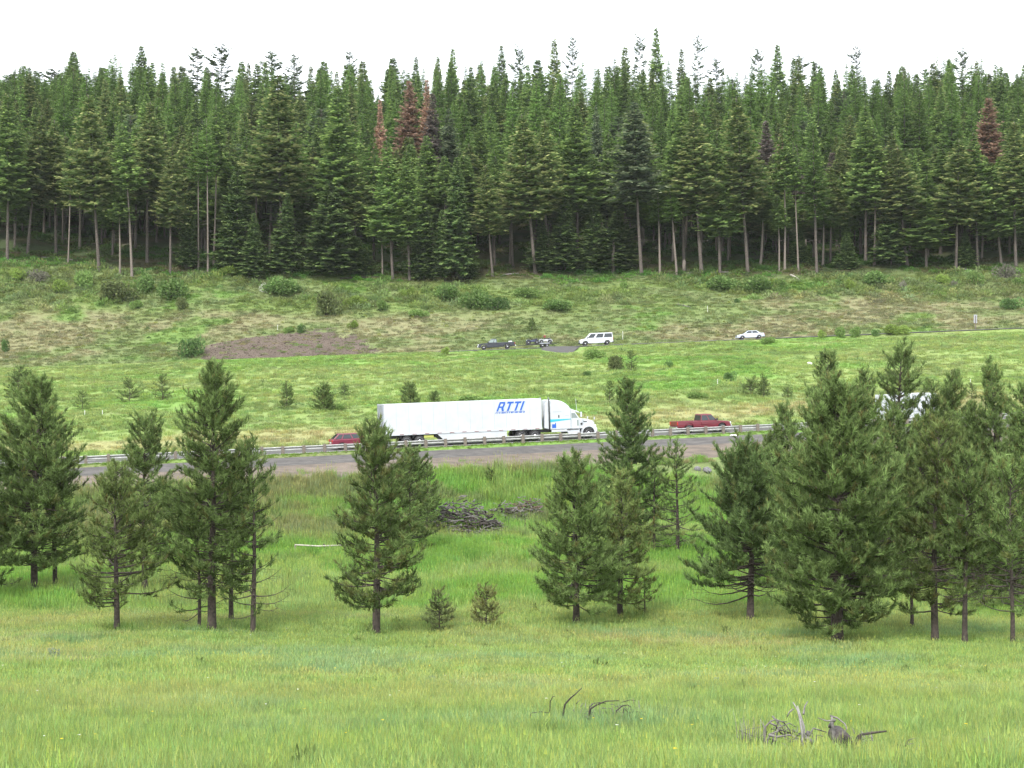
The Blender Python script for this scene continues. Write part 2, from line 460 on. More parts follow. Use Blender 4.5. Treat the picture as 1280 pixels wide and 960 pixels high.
def grass_tuft(seed, n, rad, h, w, lean=.35, seedheads=0.0, colvar=.25):
    rng = np.random.default_rng(seed)
    a = rng.uniform(0, 6.283, n); r = rad * np.sqrt(rng.random(n))
    base = np.stack([r * np.cos(a), r * np.sin(a), np.full(n, -.04)], 1)
    hh = h * rng.uniform(.45, 1.1, n)
    la = rng.uniform(0, 6.283, n); lv = np.stack([np.cos(la), np.sin(la), 0 * la], 1) * (lean * hh * rng.uniform(.2, 1.2, n))[:, None]
    mid = base + lv * .35 + UP * (hh * .58)[:, None]; tip = base + lv + UP * hh[:, None]
    fa = rng.uniform(0, 6.283, n); s = np.stack([np.cos(fa), np.sin(fa), 0 * fa], 1) * (w * rng.uniform(.6, 1.3, n))[:, None]
    t1 = np.stack([base - s, base + s, mid + s * .8], 1); t2 = np.stack([base - s, mid + s * .8, mid - s * .8], 1); t3 = np.stack([mid - s * .8, mid + s * .8, tip], 1)
    c = np.ones((n, 3)) * rng.uniform(1 - colvar, 1 + colvar, (n, 1)); c[:, 0] *= rng.uniform(.9, 1.1, n)
    tri = np.concatenate([t1, t2, t3]); col = np.concatenate([c, c, c])
    if seedheads:
        k = int(n * seedheads)
        if k:
            p = tip[:k] + UP * h * .18; q = base[:k]
            sv = s[:k] * .5
            e1 = np.stack([q - sv, q + sv, p], 1)
            hv = s[:k] * 1.3
            e2 = np.stack([p - hv - UP * .03, p + hv - UP * .03, p + UP * .09], 1)
            cc = np.tile(np.array([[1.3, 1.15, .95]]), (k, 1))
            tri = np.concatenate([tri, e1, e2]); col = np.concatenate([col, cc * .9, cc])
    me = soup('grass_tuft', tri, col, M_TUFT)
    return me

def leaf_tuft(seed, n, rad, h, leaf):
    rng = np.random.default_rng(seed)
    d = unit(rng.normal(0, 1, (n, 3))); d[:, 2] = np.abs(d[:, 2])
    P = d * rng.uniform(.4, 1, (n, 1)) * np.array([rad, rad, h])
    tri, col = sprays(P, d + UP * .3, rng.normal(0, 1, (n, 3)), leaf * rng.uniform(.7, 1.4, n), leaf * .33 * np.ones(n), np.ones((n, 3)) * rng.uniform(.72, 1.3, (n, 1)), rng, .1)
    return soup('leaf_tuft', tri, col, M_TUFT)

_SRC = 0
def scatter(name, pts, yaw, scl, tint, sources, idx, kind='stuff', label=None, cat=None):
    """one 'stuff' object: a point mesh whose geometry nodes put a small plant on every point"""
    global _SRC
    _SRC += 1
    c = bpy.data.collections.new('plants_%02d' % _SRC)
    for i, me in enumerate(sources):
        o = bpy.data.objects.new('source_%02d_%02d' % (_SRC, i), me); c.objects.link(o)
    n = len(pts)
    me = bpy.data.meshes.new(name); me.vertices.add(n); me.vertices.foreach_set('co', np.ascontiguousarray(pts, np.float32).ravel())
    rot = np.zeros((n, 3), np.float32); rot[:, 2] = yaw
    me.attributes.new('rot', 'FLOAT_VECTOR', 'POINT').data.foreach_set('vector', rot.ravel())
    me.attributes.new('scl', 'FLOAT_VECTOR', 'POINT').data.foreach_set('vector', np.ascontiguousarray(scl, np.float32).ravel())
    t4 = np.ones((n, 4), np.float32); t4[:, :3] = tint
    me.attributes.new('tint', 'FLOAT_COLOR', 'POINT').data.foreach_set('color', t4.ravel())
    me.attributes.new('idx', 'INT', 'POINT').data.foreach_set('value', np.ascontiguousarray(idx, np.int32))
    o = new_obj(name, me)
    g = bpy.data.node_groups.new(name + '_nodes', 'GeometryNodeTree')
    g.interface.new_socket('Geometry', in_out='INPUT', socket_type='NodeSocketGeometry'); g.interface.new_socket('Geometry', in_out='OUTPUT', socket_type='NodeSocketGeometry')
    N = g.nodes; L = g.links
    gi = N.new('NodeGroupInput'); go = N.new('NodeGroupOutput'); ip = N.new('GeometryNodeInstanceOnPoints'); ci = N.new('GeometryNodeCollectionInfo')
    ci.inputs['Collection'].default_value = c; ci.inputs['Separate Children'].default_value = True; ci.inputs['Reset Children'].default_value = True
    def attr(nm, ty):
        a = N.new('GeometryNodeInputNamedAttribute'); a.data_type = ty; a.inputs['Name'].default_value = nm; return a.outputs['Attribute']
    er = N.new('FunctionNodeEulerToRotation'); L.new(attr('rot', 'FLOAT_VECTOR'), er.inputs[0])
    L.new(gi.outputs[0], ip.inputs['Points']); L.new(ci.outputs[0], ip.inputs['Instance']); ip.inputs['Pick Instance'].default_value = True
    L.new(attr('idx', 'INT'), ip.inputs['Instance Index']); L.new(er.outputs[0], ip.inputs['Rotation']); L.new(attr('scl', 'FLOAT_VECTOR'), ip.inputs['Scale'])
    L.new(ip.outputs[0], go.inputs[0])
    md = o.modifiers.new('scatter', 'NODES'); md.node_group = g
    return tag(o, label, cat, None, kind)
# ================================================================= ground, roads, sky, camera
SCAR = [hit(x, y, 246) for x, y in ((250, 446), (262, 431), (300, 424), (345, 418), (398, 412.5), (425, 416), (448, 424), (470, 433), (474, 440))]
SCAR = [(p[0], p[1]) for p in SCAR] + [(-22.5, 243.5), (-53, 243)]

def in_poly(X, Y, poly):
    r = np.zeros(np.shape(X), bool); n = len(poly)
    for i in range(n):
        x1, y1 = poly[i]; x2, y2 = poly[(i + 1) % n]
        c = ((y1 > Y) != (y2 > Y)) & (X < (x2 - x1) * (Y - y1) / ((y2 - y1) if y2 != y1 else 1e-9) + x1)
        r ^= c
    return r

def L3(a): return np.array(a, float)
G_LIGHT, G_YEL, G_BLUE, G_TAN = L3((.180, .250, .080)), L3((.208, .255, .088)), L3((.160, .238, .105)), L3((.27, .250, .120))
G_LUSH, G_MEAD, G_OLIVE, G_DRY = L3((.122, .222, .048)), L3((.160, .220, .068)), L3((.125, .160, .062)), L3((.182, .178, .094))
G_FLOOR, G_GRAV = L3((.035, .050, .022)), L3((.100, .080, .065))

def meadow_col(X, Y):
    X = np.asarray(X, float); Y = np.asarray(Y, float)
    def mixc(a, b, t): return a * (1 - t[..., None]) + b * t[..., None]
    o = np.ones(X.shape + (1,))
    Yr = rail_Y(X); Yu = up_Y(X)
    n1 = fbm(X / 10, Y / 5.5, 21, 4); n2 = fbm(X / 7, Y / 3.2, 33, 4); n3 = fbm(X / 22, Y / 14, 45, 4); n4 = fbm(X / 2.6, Y / 1.7, 57, 3)
    near = mixc(G_LIGHT * o, G_YEL, sstep(.45, .66, n1)); near = mixc(near, G_BLUE, sstep(.54, .72, n2) * .8)
    near = mixc(near, G_TAN, sstep(.58, .76, fbm(X / 9, Y / 3.0, 71, 4)) * (.28 + .24 * sstep(45, 62, Y)) * sstep(28, 40, Y))
    near = mixc(near, G_LUSH, sstep(36, 22, Y) * .2 * sstep(.3, .6, n3))
    val = mixc(G_LUSH * o, G_LIGHT, sstep(.42, .62, n1)); val = mixc(val, G_YEL * .85, sstep(.56, .72, n2) * .6)
    c = mixc(near, val, sstep(70, 82, Y))
    emb = mixc(G_LUSH * o, G_OLIVE, sstep(.42, .62, n2)); emb = mixc(emb, G_TAN * .8, sstep(.55, .72, fbm(X / 6, Y / 5, 83, 4)) * .22)
    emb = mixc(emb, G_TAN * .8, sstep(11, 6, Yr - Y) * .12 * sstep(.35, .6, n3))
    emb = mixc(emb, G_TAN * .75, sstep(-12, -17, X) * .2)
    c = mixc(c, emb, sstep(Yr - 26, Yr - 20, Y))
    mead = mixc(G_MEAD * 1.08 * o, G_LUSH * 1.15, sstep(.48, .68, n3) * .7); mead = mixc(mead, G_YEL, sstep(.42, .66, n1) * .7)
    mead = mixc(mead, G_OLIVE, sstep(.5, .7, n2) * .45)
    band = np.exp(-((Y - Yr - 23 - 5 * (n3 - .5)) / 6.0) ** 2) * sstep(.25, .5, n1)
    mead = mixc(mead, G_TAN * .95, np.clip(band * .75, 0, 1))
    c = mixc(c, mead, sstep(Yr + 13, Yr + 16, Y))
    cut = mixc(G_DRY * o, G_OLIVE, sstep(.44, .64, n3 * .6 + n2 * .4)); cut = mixc(cut, G_OLIVE * .95, sstep(.5, .75, n4) * .3)
    cut = mixc(cut, G_DRY * .85, sstep(.62, .75, n1) * .3)
    zt = (Y - Yu) / 46.0
    cut = mixc(cut, mixc(G_OLIVE * o, G_MEAD * .8, sstep(.4, .6, n1)), sstep(.52, .78, zt + (n3 - .5) * .5))
    cut = mixc(cut, mixc(G_LUSH * .8 * o, G_OLIVE, sstep(.4, .6, n2)), sstep(-38, -52, X) * sstep(.30, .12, zt) * .9)
    cut = mixc(cut, mixc(G_LUSH * .8 * o, G_OLIVE, sstep(.4, .6, n2)), sstep(.58, .7, fbm(X / 12, Y / 9, 99, 4)) * .8)
    c = mixc(c, cut, sstep(Yu + 3, Yu + 5, Y))
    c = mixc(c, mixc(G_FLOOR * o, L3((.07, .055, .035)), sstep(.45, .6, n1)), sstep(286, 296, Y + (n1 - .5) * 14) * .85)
    return c

# ---- one sheet from behind the camera to far beyond the hill
us = np.concatenate([np.linspace(-1.5, -.46, 60), np.linspace(-.45, .45, 640), np.linspace(.46, 1.5, 60)])
ys = np.concatenate([np.linspace(-38, 8, 20), np.linspace(9, 72, 170), np.linspace(72.6, 168, 230), np.linspace(169, 300, 240), np.linspace(302, 480, 60), np.linspace(490, 1100, 40)])
UU, YY = np.meshgrid(us, ys); XX = UU * np.maximum(YY + 14, 24)
ZZ = ground_z(XX.ravel(), YY.ravel()).reshape(XX.shape)
nr, nc = XX.shape
me = bpy.data.meshes.new('ground')
me.vertices.add(nr * nc); me.vertices.foreach_set('co', np.stack([XX, YY, ZZ], -1).astype(np.float32).ravel())
ii = np.arange(nr * nc).reshape(nr, nc)
quads = np.stack([ii[:-1, :-1], ii[:-1, 1:], ii[1:, 1:], ii[1:, :-1]], -1).reshape(-1, 4).astype(np.int32)
me.loops.add(quads.size); me.loops.foreach_set('vertex_index', quads.ravel()); me.polygons.add(len(quads)); me.polygons.foreach_set('loop_start', np.arange(0, quads.size, 4, dtype=np.int32))
me.polygons.foreach_set('use_smooth', np.ones(len(quads), bool))
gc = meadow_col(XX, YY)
jit = (fbm(XX / 2.2, YY / 1.6, 7, 4) - .5) * 7
sm = in_poly(XX + jit, YY + jit * .6, SCAR)
gc[sm] = G_GRAV * (0.85 + .3 * vnoise(XX[sm] / 2, YY[sm] / 2, 4))[:, None]
c4 = np.ones((nr * nc, 4), np.float32); c4[:, :3] = gc.reshape(-1, 3)
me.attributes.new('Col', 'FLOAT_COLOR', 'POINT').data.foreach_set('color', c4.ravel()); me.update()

def ground_material():
    m = bpy.data.materials.new('ground_meadow'); m.use_nodes = True
    nt = m.node_tree; N = nt.nodes; L = nt.links; b = N['Principled BSDF']
    b.inputs['Roughness'].default_value = .95; b.inputs['Specular IOR Level'].default_value = .1
    a = N.new('ShaderNodeAttribute'); a.attribute_name = 'Col'; geo = N.new('ShaderNodeNewGeometry')
    def noise(sc, stretch=(1, 1, 1), det=5):
        mp = N.new('ShaderNodeMapping'); mp.inputs['Scale'].default_value = stretch; L.new(geo.outputs['Position'], mp.inputs['Vector'])
        n = N.new('ShaderNodeTexNoise'); n.inputs['Scale'].default_value = sc; n.inputs['Detail'].default_value = det; n.inputs['Roughness'].default_value = .65
        L.new(mp.outputs[0], n.inputs['Vector']); return n.outputs['Fac']
    n1 = noise(1.1); n2 = noise(5.0, (1, .6, 1))
    def rng_(s, lo, hi):
        r = N.new('ShaderNodeMapRange'); r.inputs['From Min'].default_value = .3; r.inputs['From Max'].default_value = .7
        r.inputs['To Min'].default_value = lo; r.inputs['To Max'].default_value = hi; L.new(s, r.inputs['Value']); return r.outputs['Result']
    mu = N.new('ShaderNodeMath'); mu.operation = 'MULTIPLY'; L.new(rng_(n1, .85, 1.14), mu.inputs[0]); L.new(rng_(n2, .78, 1.2), mu.inputs[1])
    vs = N.new('ShaderNodeVectorMath'); vs.operation = 'SCALE'; L.new(a.outputs['Color'], vs.inputs[0]); L.new(mu.outputs[0], vs.inputs['Scale'])
    L.new(vs.outputs[0], b.inputs['Base Color'])
    bp = N.new('ShaderNodeBump'); bp.inputs['Strength'].default_value = .8; bp.inputs['Distance'].default_value = .12; L.new(n2, bp.inputs['Height']); L.new(bp.outputs[0], b.inputs['Normal'])
    return m
M_GROUND = ground_material(); me.materials.append(M_GROUND)
tag(new_obj('ground', me), None, None, None, 'structure')

# ---- roads
def strip(name, offs, zs, path, m, z0):
    """road sheet: cross-section (offset, height) carried along path(s) -> origin point and unit normal"""
    vs = []; fs = []; k = len(offs)
    for p, nrm in path:
        for o, z in zip(offs, zs): vs.append((p[0] + nrm[0] * o, p[1] + nrm[1] * o, p[2] + z + z0))
    for i in range(len(path) - 1):
        for j in range(k - 1): fs.append((i * k + j, i * k + j + 1, (i + 1) * k + j + 1, (i + 1) * k + j))
    me = bpy.data.meshes.new(name); me.from_pydata(vs, [], fs); me.update(); me.polygons.foreach_set('use_smooth', [True] * len(fs))
    return tag(new_obj(name, me, None, m), None, None, None, 'structure')
HN = (-RDY, RDX)
hw = [((x, rail_Y(x), rail_z(x)), HN) for x in np.linspace(-64, 122, 120)]

def road_material(name, c1, c2, sc):
    m = bpy.data.materials.new(name); m.use_nodes = True
    nt = m.node_tree; N = nt.nodes; L = nt.links; b = N['Principled BSDF']; b.inputs['Roughness'].default_value = .9
    geo = N.new('ShaderNodeNewGeometry'); n = N.new('ShaderNodeTexNoise'); n.inputs['Scale'].default_value = sc; n.inputs['Detail'].default_value = 8; n.inputs['Roughness'].default_value = .7
    mp = N.new('ShaderNodeMapping'); mp.inputs['Rotation'].default_value = (0, 0, -math.radians(17)); mp.inputs['Scale'].default_value = (.35, 1, 1)
    L.new(geo.outputs['Position'], mp.inputs['Vector']); L.new(mp.outputs[0], n.inputs['Vector'])
    r = N.new('ShaderNodeValToRGB'); r.color_ramp.elements[0].position = .36; r.color_ramp.elements[1].position = .64
    r.color_ramp.elements[0].color = (*c1, 1); r.color_ramp.elements[1].color = (*c2, 1)
    L.new(n.outputs['Fac'], r.inputs['Fac']); L.new(r.outputs['Color'], b.inputs['Base Color'])
    bp = N.new('ShaderNodeBump'); bp.inputs['Strength'].default_value = .6; bp.inputs['Distance'].default_value = .06; L.new(n.outputs['Fac'], bp.inputs['Height']); L.new(bp.outputs[0], b.inputs['Normal'])
    return m
M_ASPH = road_material('asphalt', (.047, .045, .043), (.073, .070, .067), 3.0)
M_SHOUL = road_material('grey_gravel', (.042, .039, .037), (.092, .085, .079), 2.2)
M_CINDER = road_material('red_cinder_gravel', (.070, .057, .045), (.150, .118, .092), 1.3)
M_LINE = road_material('road_paint', (.50, .49, .45), (.68, .67, .62), 4.0)
strip('highway_shoulder', [-4.0, -2.5, -1.5, -1.0], [-.66, -.34, -.16, -.12], hw, M_SHOUL, 0)
strip('highway_near_shoulder', [.9, 1.9], [-.03, .02], hw, M_SHOUL, 0)
strip('cinder_verge', [-9.2, -8.2, -7.2, -6.2, -5.2, -4.6, -4.0], [-2.3, -1.75, -1.42, -1.16, -.94, -.80, -.66], hw, M_CINDER, 0)
strip('highway', [1.9, 5.6, 9.3], [.02, .09, .02], hw, M_ASPH, 0)
strip('highway_far_shoulder', [9.3, 10.6, 11.6], [.02, -.02, -.2], hw, M_SHOUL, 0)
for nm, o in (('road_edge_line', 2.5), ('road_edge_line', 8.8)):
    strip(nm, [o - .07, o + .07], [.04, .045], hw, M_LINE, 0)
for i in range(0, 119, 8):
    strip('lane_marking', [5.53, 5.67], [.092, .092], hw[i:i + 3], M_LINE, .004)
up = [((x, up_Y(x), up_z(x)), (-.05, .999)) for x in np.linspace(-172, 172, 140)]
strip('upper_road', [-4.4, -3.4, 0, 3.4, 4.6], [-.12, .0, .06, .0, -.10], up, M_ASPH, 0)
# short paved apron where the side track leaves the upper road
ap = [((9.0 - .25 * t, up_Y(9) - 3.4 - t, up_z(9) - .02 - .10 * t - .012 * t * t), (1, 0)) for t in np.linspace(0, 7, 10)]
strip('side_track', [-3.2, 0, 2.6], [0, .05, 0], ap, M_ASPH, 0)

# ---- scree on the gravel cut, as loose stones
def stones_mesh(seed, n):
    rng = np.random.default_rng(seed); mb = MB()
    for i in range(n):
        r = rng.uniform(.1, .35)
    return mb
def rock_mesh(seed, sub=2):
    bm = bmesh.new(); bmesh.ops.create_icosphere(bm, subdivisions=sub, radius=1)
    rnd = random.Random(seed); off = [Vector((rnd.uniform(-1, 1), rnd.uniform(-1, 1), rnd.uniform(-1, 1))).normalized() for _ in range(9)]
    for v in bm.verts:
        d = v.co.normalized(); k = 1
        for o in off: k = min(k, .78 / max(.35, d.dot(o)) if d.dot(o) > .62 else 1)
        v.co = d * k * (1 + rnd.uniform(-.05, .05)); v.co.z *= .75
    me = bpy.data.meshes.new('stone'); bm.to_mesh(me); bm.free()
    return me
M_ROCK = mat('grey_basalt', (.13, .125, .13), .9, noise=.5, nscale=3, bump=.5)
M_SCREE = foliage_mat('scree_stone', 0.0, instancer=True, vary=.1)
def tint_rock(seed):
    me = rock_mesh(seed, 1)
    n = len(me.vertices); me.attributes.new('Col', 'FLOAT_COLOR', 'POINT').data.foreach_set('color', np.ones(n * 4, np.float32)); me.materials.append(M_SCREE); return me
px = RNG.uniform(-54, -22, 9000); py = RNG.uniform(243.5, 262, 9000)
k = in_poly(px, py, SCAR); px, py = px[k][:2600], py[k][:2600]
sc = RNG.uniform(.05, .13, len(px)) * (1 + 1.2 * (RNG.random(len(px)) < .08))
scatter('scree_gravel', np.stack([px, py, ground_z(px, py)], 1), RNG.uniform(0, 6.28, len(px)), np.repeat(sc[:, None], 3, 1),
        (G_GRAV * 1.0)[None] * RNG.uniform(.5, 1.35, (len(px), 1)), [tint_rock(i) for i in range(5)], RNG.integers(0, 5, len(px)))

# ---- sky: overcast, a veil of bright cloud over the Nishita sky, and a soft sun behind the camera
SUN_EL, SUN_AZ = 52, 205         # degrees; azimuth measured from +Y towards +X
w = bpy.data.worlds.new('World'); S.world = w; w.use_nodes = True
nt = w.node_tree; N = nt.nodes; L = nt.links
bg = N['Background']; sky = N.new('ShaderNodeTexSky'); sky.sky_type = 'NISHITA'; sky.sun_disc = False
sky.sun_elevation = math.radians(SUN_EL); sky.sun_rotation = math.radians(SUN_AZ); sky.altitude = 1200; sky.air_density = 1.0; sky.dust_density = 2.5
hs = N.new('ShaderNodeHueSaturation'); hs.inputs['Saturation'].default_value = .35
L.new(sky.outputs['Color'], hs.inputs['Color'])
tc = N.new('ShaderNodeTexCoord'); cn = N.new('ShaderNodeTexNoise'); cn.inputs['Scale'].default_value = 2.2; cn.inputs['Detail'].default_value = 5
L.new(tc.outputs['Generated'], cn.inputs['Vector'])
cr_ = N.new('ShaderNodeValToRGB'); cr_.color_ramp.elements[0].position = .3; cr_.color_ramp.elements[1].position = .7
cr_.color_ramp.elements[0].color = (6.2, 6.5, 7.0, 1); cr_.color_ramp.elements[1].color = (8.6, 8.8, 9.0, 1)
L.new(cn.outputs['Fac'], cr_.inputs['Fac'])
mx = N.new('ShaderNodeMixRGB'); mx.inputs['Fac'].default_value = .75
L.new(hs.outputs['Color'], mx.inputs['Color1']); L.new(cr_.outputs['Color'], mx.inputs['Color2'])
L.new(mx.outputs['Color'], bg.inputs['Color']); bg.inputs['Strength'].default_value = .10
sl = bpy.data.lights.new('sun', 'SUN'); sl.energy = 1.5; sl.angle = math.radians(12); sl.color = (1, .965, .91)
so = bpy.data.objects.new('sun', sl); COL.objects.link(so)
el, az = math.radians(SUN_EL), math.radians(SUN_AZ)
sd = Vector((math.sin(az) * math.cos(el), math.cos(az) * math.cos(el), math.sin(el)))
so.rotation_euler = sd.to_track_quat('Z', 'Y').to_euler(); so.location = (0, -20, 40)

cam = bpy.data.cameras.new('camera'); cam.lens = 50; cam.sensor_width = 36; cam.clip_start = .1; cam.clip_end = 5000
co = bpy.data.objects.new('camera', cam); COL.objects.link(co); co.location = (0, 0, 0); co.rotation_euler = (math.radians(90), 0, 0)
S.camera = co
S.view_settings.view_transform = 'Standard'; S.view_settings.look = 'None'; S.view_settings.gamma = 1; S.view_settings.exposure = 1.82
S.render.engine = 'CYCLES'
S.cycles.max_bounces = 8; S.cycles.diffuse_bounces = 5; S.cycles.transmission_bounces = 4; S.cycles.transparent_max_bounces = 4
S.cycles.use_denoising = False if False else S.cycles.use_denoising
# ================================================================= the young pines of the meadow
def plant_pine(px, py, ty, wpx, label, seed, shape='cone', cbf=.14, dens=1.0, name='pine_tree', group='young pines on the meadow', ymin=6, Y=None, cat='tree', **kw):
    """pine whose foot stands at photo pixel (px,py) on the ground; height and spread from its size there"""
    p = at(px, Y) if Y else hit(px, py, ymin)
    mpp = p[1] / F
    H = (480 - ty) * mpp - p[2]; W = wpx * mpp / 2
    t, b, c = pine_parts(seed, H, H * cbf, W * {'oval': 1.25, 'narrow': 1.4}.get(shape, 1.2), shape, dens, **kw)
    r = thing(name, label, cat, p - UP * .04, random.Random(seed).uniform(0, 6.28), group)
    new_obj('trunk', t, r); new_obj('branches', b, r); new_obj('crown', c, r)
    return r
ERN = {}
PINES = [
 # px, base, top, width, label, shape, crown base frac, density, extra
 (43, 741, 478, 150, 'broad dark pine near the left edge, thick bare trunk below its crown', 'irregular', .16, 1.35, {}),
 (69, 737, 540, 80, 'thin-trunked pine half hidden behind the broad dark pine near the left edge', 'narrow', .3, .8, {}),
 (-32, 752, 500, 120, 'pine cut by the left edge, only its branches reaching in', 'oval', .1, 1.0, {}),
 (146, 791, 585, 125, 'rounded lighter green pine in front of the left group, single bare trunk', 'oval', .24, 1.0, dict(hue=(.012, 0), dbh=.30)),
 (181, 743, 515, 88, 'pine with a bushy top showing between the broad edge pine and the tall left pine', 'oval', .22, 1.1, {}),
 (265, 791, 457, 135, 'tallest pine of the left group, open ragged top above the guardrail', 'irregular', .22, 1.35, dict(dbh=.44)),
 (249, 788, 640, 80, 'slim pine close beside the tallest pine of the left group, on its left', 'oval', .2, .7, dict(deadlow=.45)),
 (289, 780, 590, 70, 'slim pine hidden behind the tallest pine of the left group, thin dark trunk', 'narrow', .25, .7, dict(deadlow=.3)),
 (316, 793, 548, 95, 'sparse see-through pine at the right end of the left group', 'narrow', .12, .62, dict(deadlow=.35, gaps=.2, dbh=.26)),
 (470, 796, 528, 122, 'lone conical pine in front of the trailer, its top against the trailer doors', 'cone', .17, 1.15, dict(yellow=.24, dbh=.40, gaps=.1)),
 (513, 693, 565, 62, 'dark pine behind the lone conical pine, left of the brush pile', 'narrow', .08, 1.2, {}),
 (534, 668, 578, 34, 'small slim pine at the upper left of the brush pile', 'narrow', .08, 1.0, {}),
 (720, 783, 570, 118, 'full even cone-shaped pine, left one of the middle pair', 'cone', .17, 1.35, dict(dbh=.36, gaps=.05)),
 (775, 774, 588, 92, 'browner conical pine standing to the right of the full cone-shaped pine', 'cone', .16, 1.05, dict(hue=(.014, 0), yellow=.18, dbh=.33)),
 (784, 692, 474, 88, 'dense dark pine whose top rises between the semi truck and the red pickup', 'cone', .1, 1.35, dict(hue=(-.008, 0))),
 (847, 692, 552, 58, 'sparse slender pine standing alone at the foot of the bank below the red pickup', 'narrow', .12, .7, dict(gaps=.25)),
 (818, 694, 566, 50, 'thin greyish pine with many bare twigs behind the middle pair of pines', 'narrow', .1, .55, dict(deadlow=.75)),
 (806, 772, 712, 42, 'small scraggly half-dead pine at the right foot of the browner conical pine', 'oval', .25, .6, dict(yellow=.5, gaps=.3, dbh=.09)),
 (938, 779, 563, 140, 'round-crowned pine left of the biggest pine, low bare limbs under its crown', 'oval', .2, 1.55, dict(deadlow=.08, gaps=.04, dbh=.40, hue=(-.006, .004))),
 (1047, 805, 485, 185, 'biggest pine, wide dense crown and stout trunk right of centre', 'irregular', .13, 1.75, dict(dbh=.56, gaps=.04)),
 (1034, 705, 438, 92, 'spire-topped pine rising behind the biggest pine', 'cone', .1, 1.1, {}),
 (985, 712, 505, 76, 'pine peeking out behind the left shoulder of the biggest pine', 'oval', .1, 1.1, {}),
 (1076, 715, 463, 74, 'flat-topped pine just right of the spire behind the biggest pine', 'oval', .15, 1.0, {}),
 (1127, 722, 430, 92, 'airy tall pine with a bare-looking leader in front of the white motorhome', 'narrow', .14, 1.0, dict(gaps=.12, candles=False)),
 (1169, 804, 522, 108, 'pale green candle-tipped pine right of the biggest pine', 'oval', .2, 1.1, dict(hue=(.014, 0), dbh=.34)),
 (1206, 807, 562, 98, 'narrow pine with a straight thin trunk, second from the right edge at the front', 'cone', .26, 1.0, dict(deadlow=.2, dbh=.27)),
 (1266, 809, 575, 118, 'thin-trunked pine nearest the right edge, drooping bare lower limbs', 'oval', .22, .9, dict(deadlow=.25, dbh=.22)),
 (1244, 735, 452, 98, 'tall pine with a pointed top near the right edge, behind the front row', 'cone', .12, 1.15, {}),
 (1193, 728, 470, 86, 'dark pine between the airy leader pine and the pointed pine near the right edge', 'oval', .1, 1.2, {}),
 (1163, 716, 478, 66, 'slim dark pine behind the pale green candle-tipped pine', 'narrow', .1, 1.0, {}),
 (1284, 765, 478, 90, 'pine cut by the right edge, tall and dense', 'oval', .12, 1.1, {}),
 (1140, 788, 640, 80, 'thin pine with a bare trunk in the shade right of the biggest pine', 'oval', .35, .7, dict(deadlow=.4, dbh=.2)),
 (1001, 742, 560, 90, 'pine filling the gap between the round-crowned pine and the biggest pine', 'oval', .15, 1.1, {}),
 (1100, 745, 560, 90, 'dense pine tucked behind the right side of the biggest pine', 'oval', .12, 1.1, {}),
 (1061, 742, 530, 84, 'pine hidden behind the crown of the biggest pine, only its shoulder showing', 'oval', .1, 1.2, {}),
 (1148, 738, 525, 92, 'wide dense pine filling the gap behind the pale green candle-tipped pine', 'oval', .08, 1.3, {}),
 (1218, 733, 505, 84, 'dense pine wedged behind the narrow straight-trunked pine near the right edge', 'oval', .08, 1.3, {}),
 (1112, 728, 512, 74, 'dark pine just below the motorhome, left of the airy leader pine', 'oval', .08, 1.3, {}),
 (1270, 742, 520, 84, 'bushy pine behind the thin-trunked pine nearest the right edge', 'oval', .08, 1.2, {}),
 (966, 722, 540, 60, 'pine between the round-crowned pine and the one filling its right gap', 'oval', .08, 1.2, {}),
 (1228, 760, 590, 86, 'short bushy pine in the back of the right-hand group, below the pointed pine', 'oval', .12, 1.0, {}),
]
for i, (x, by, ty, wp, lab, shp, cbf, dn, kw) in enumerate(PINES):
    plant_pine(x, by, ty, wp, lab, 100 + i, shp, cbf * (1 if 'deadlow' in kw else .85), dn * 1.05, k=12, **kw)

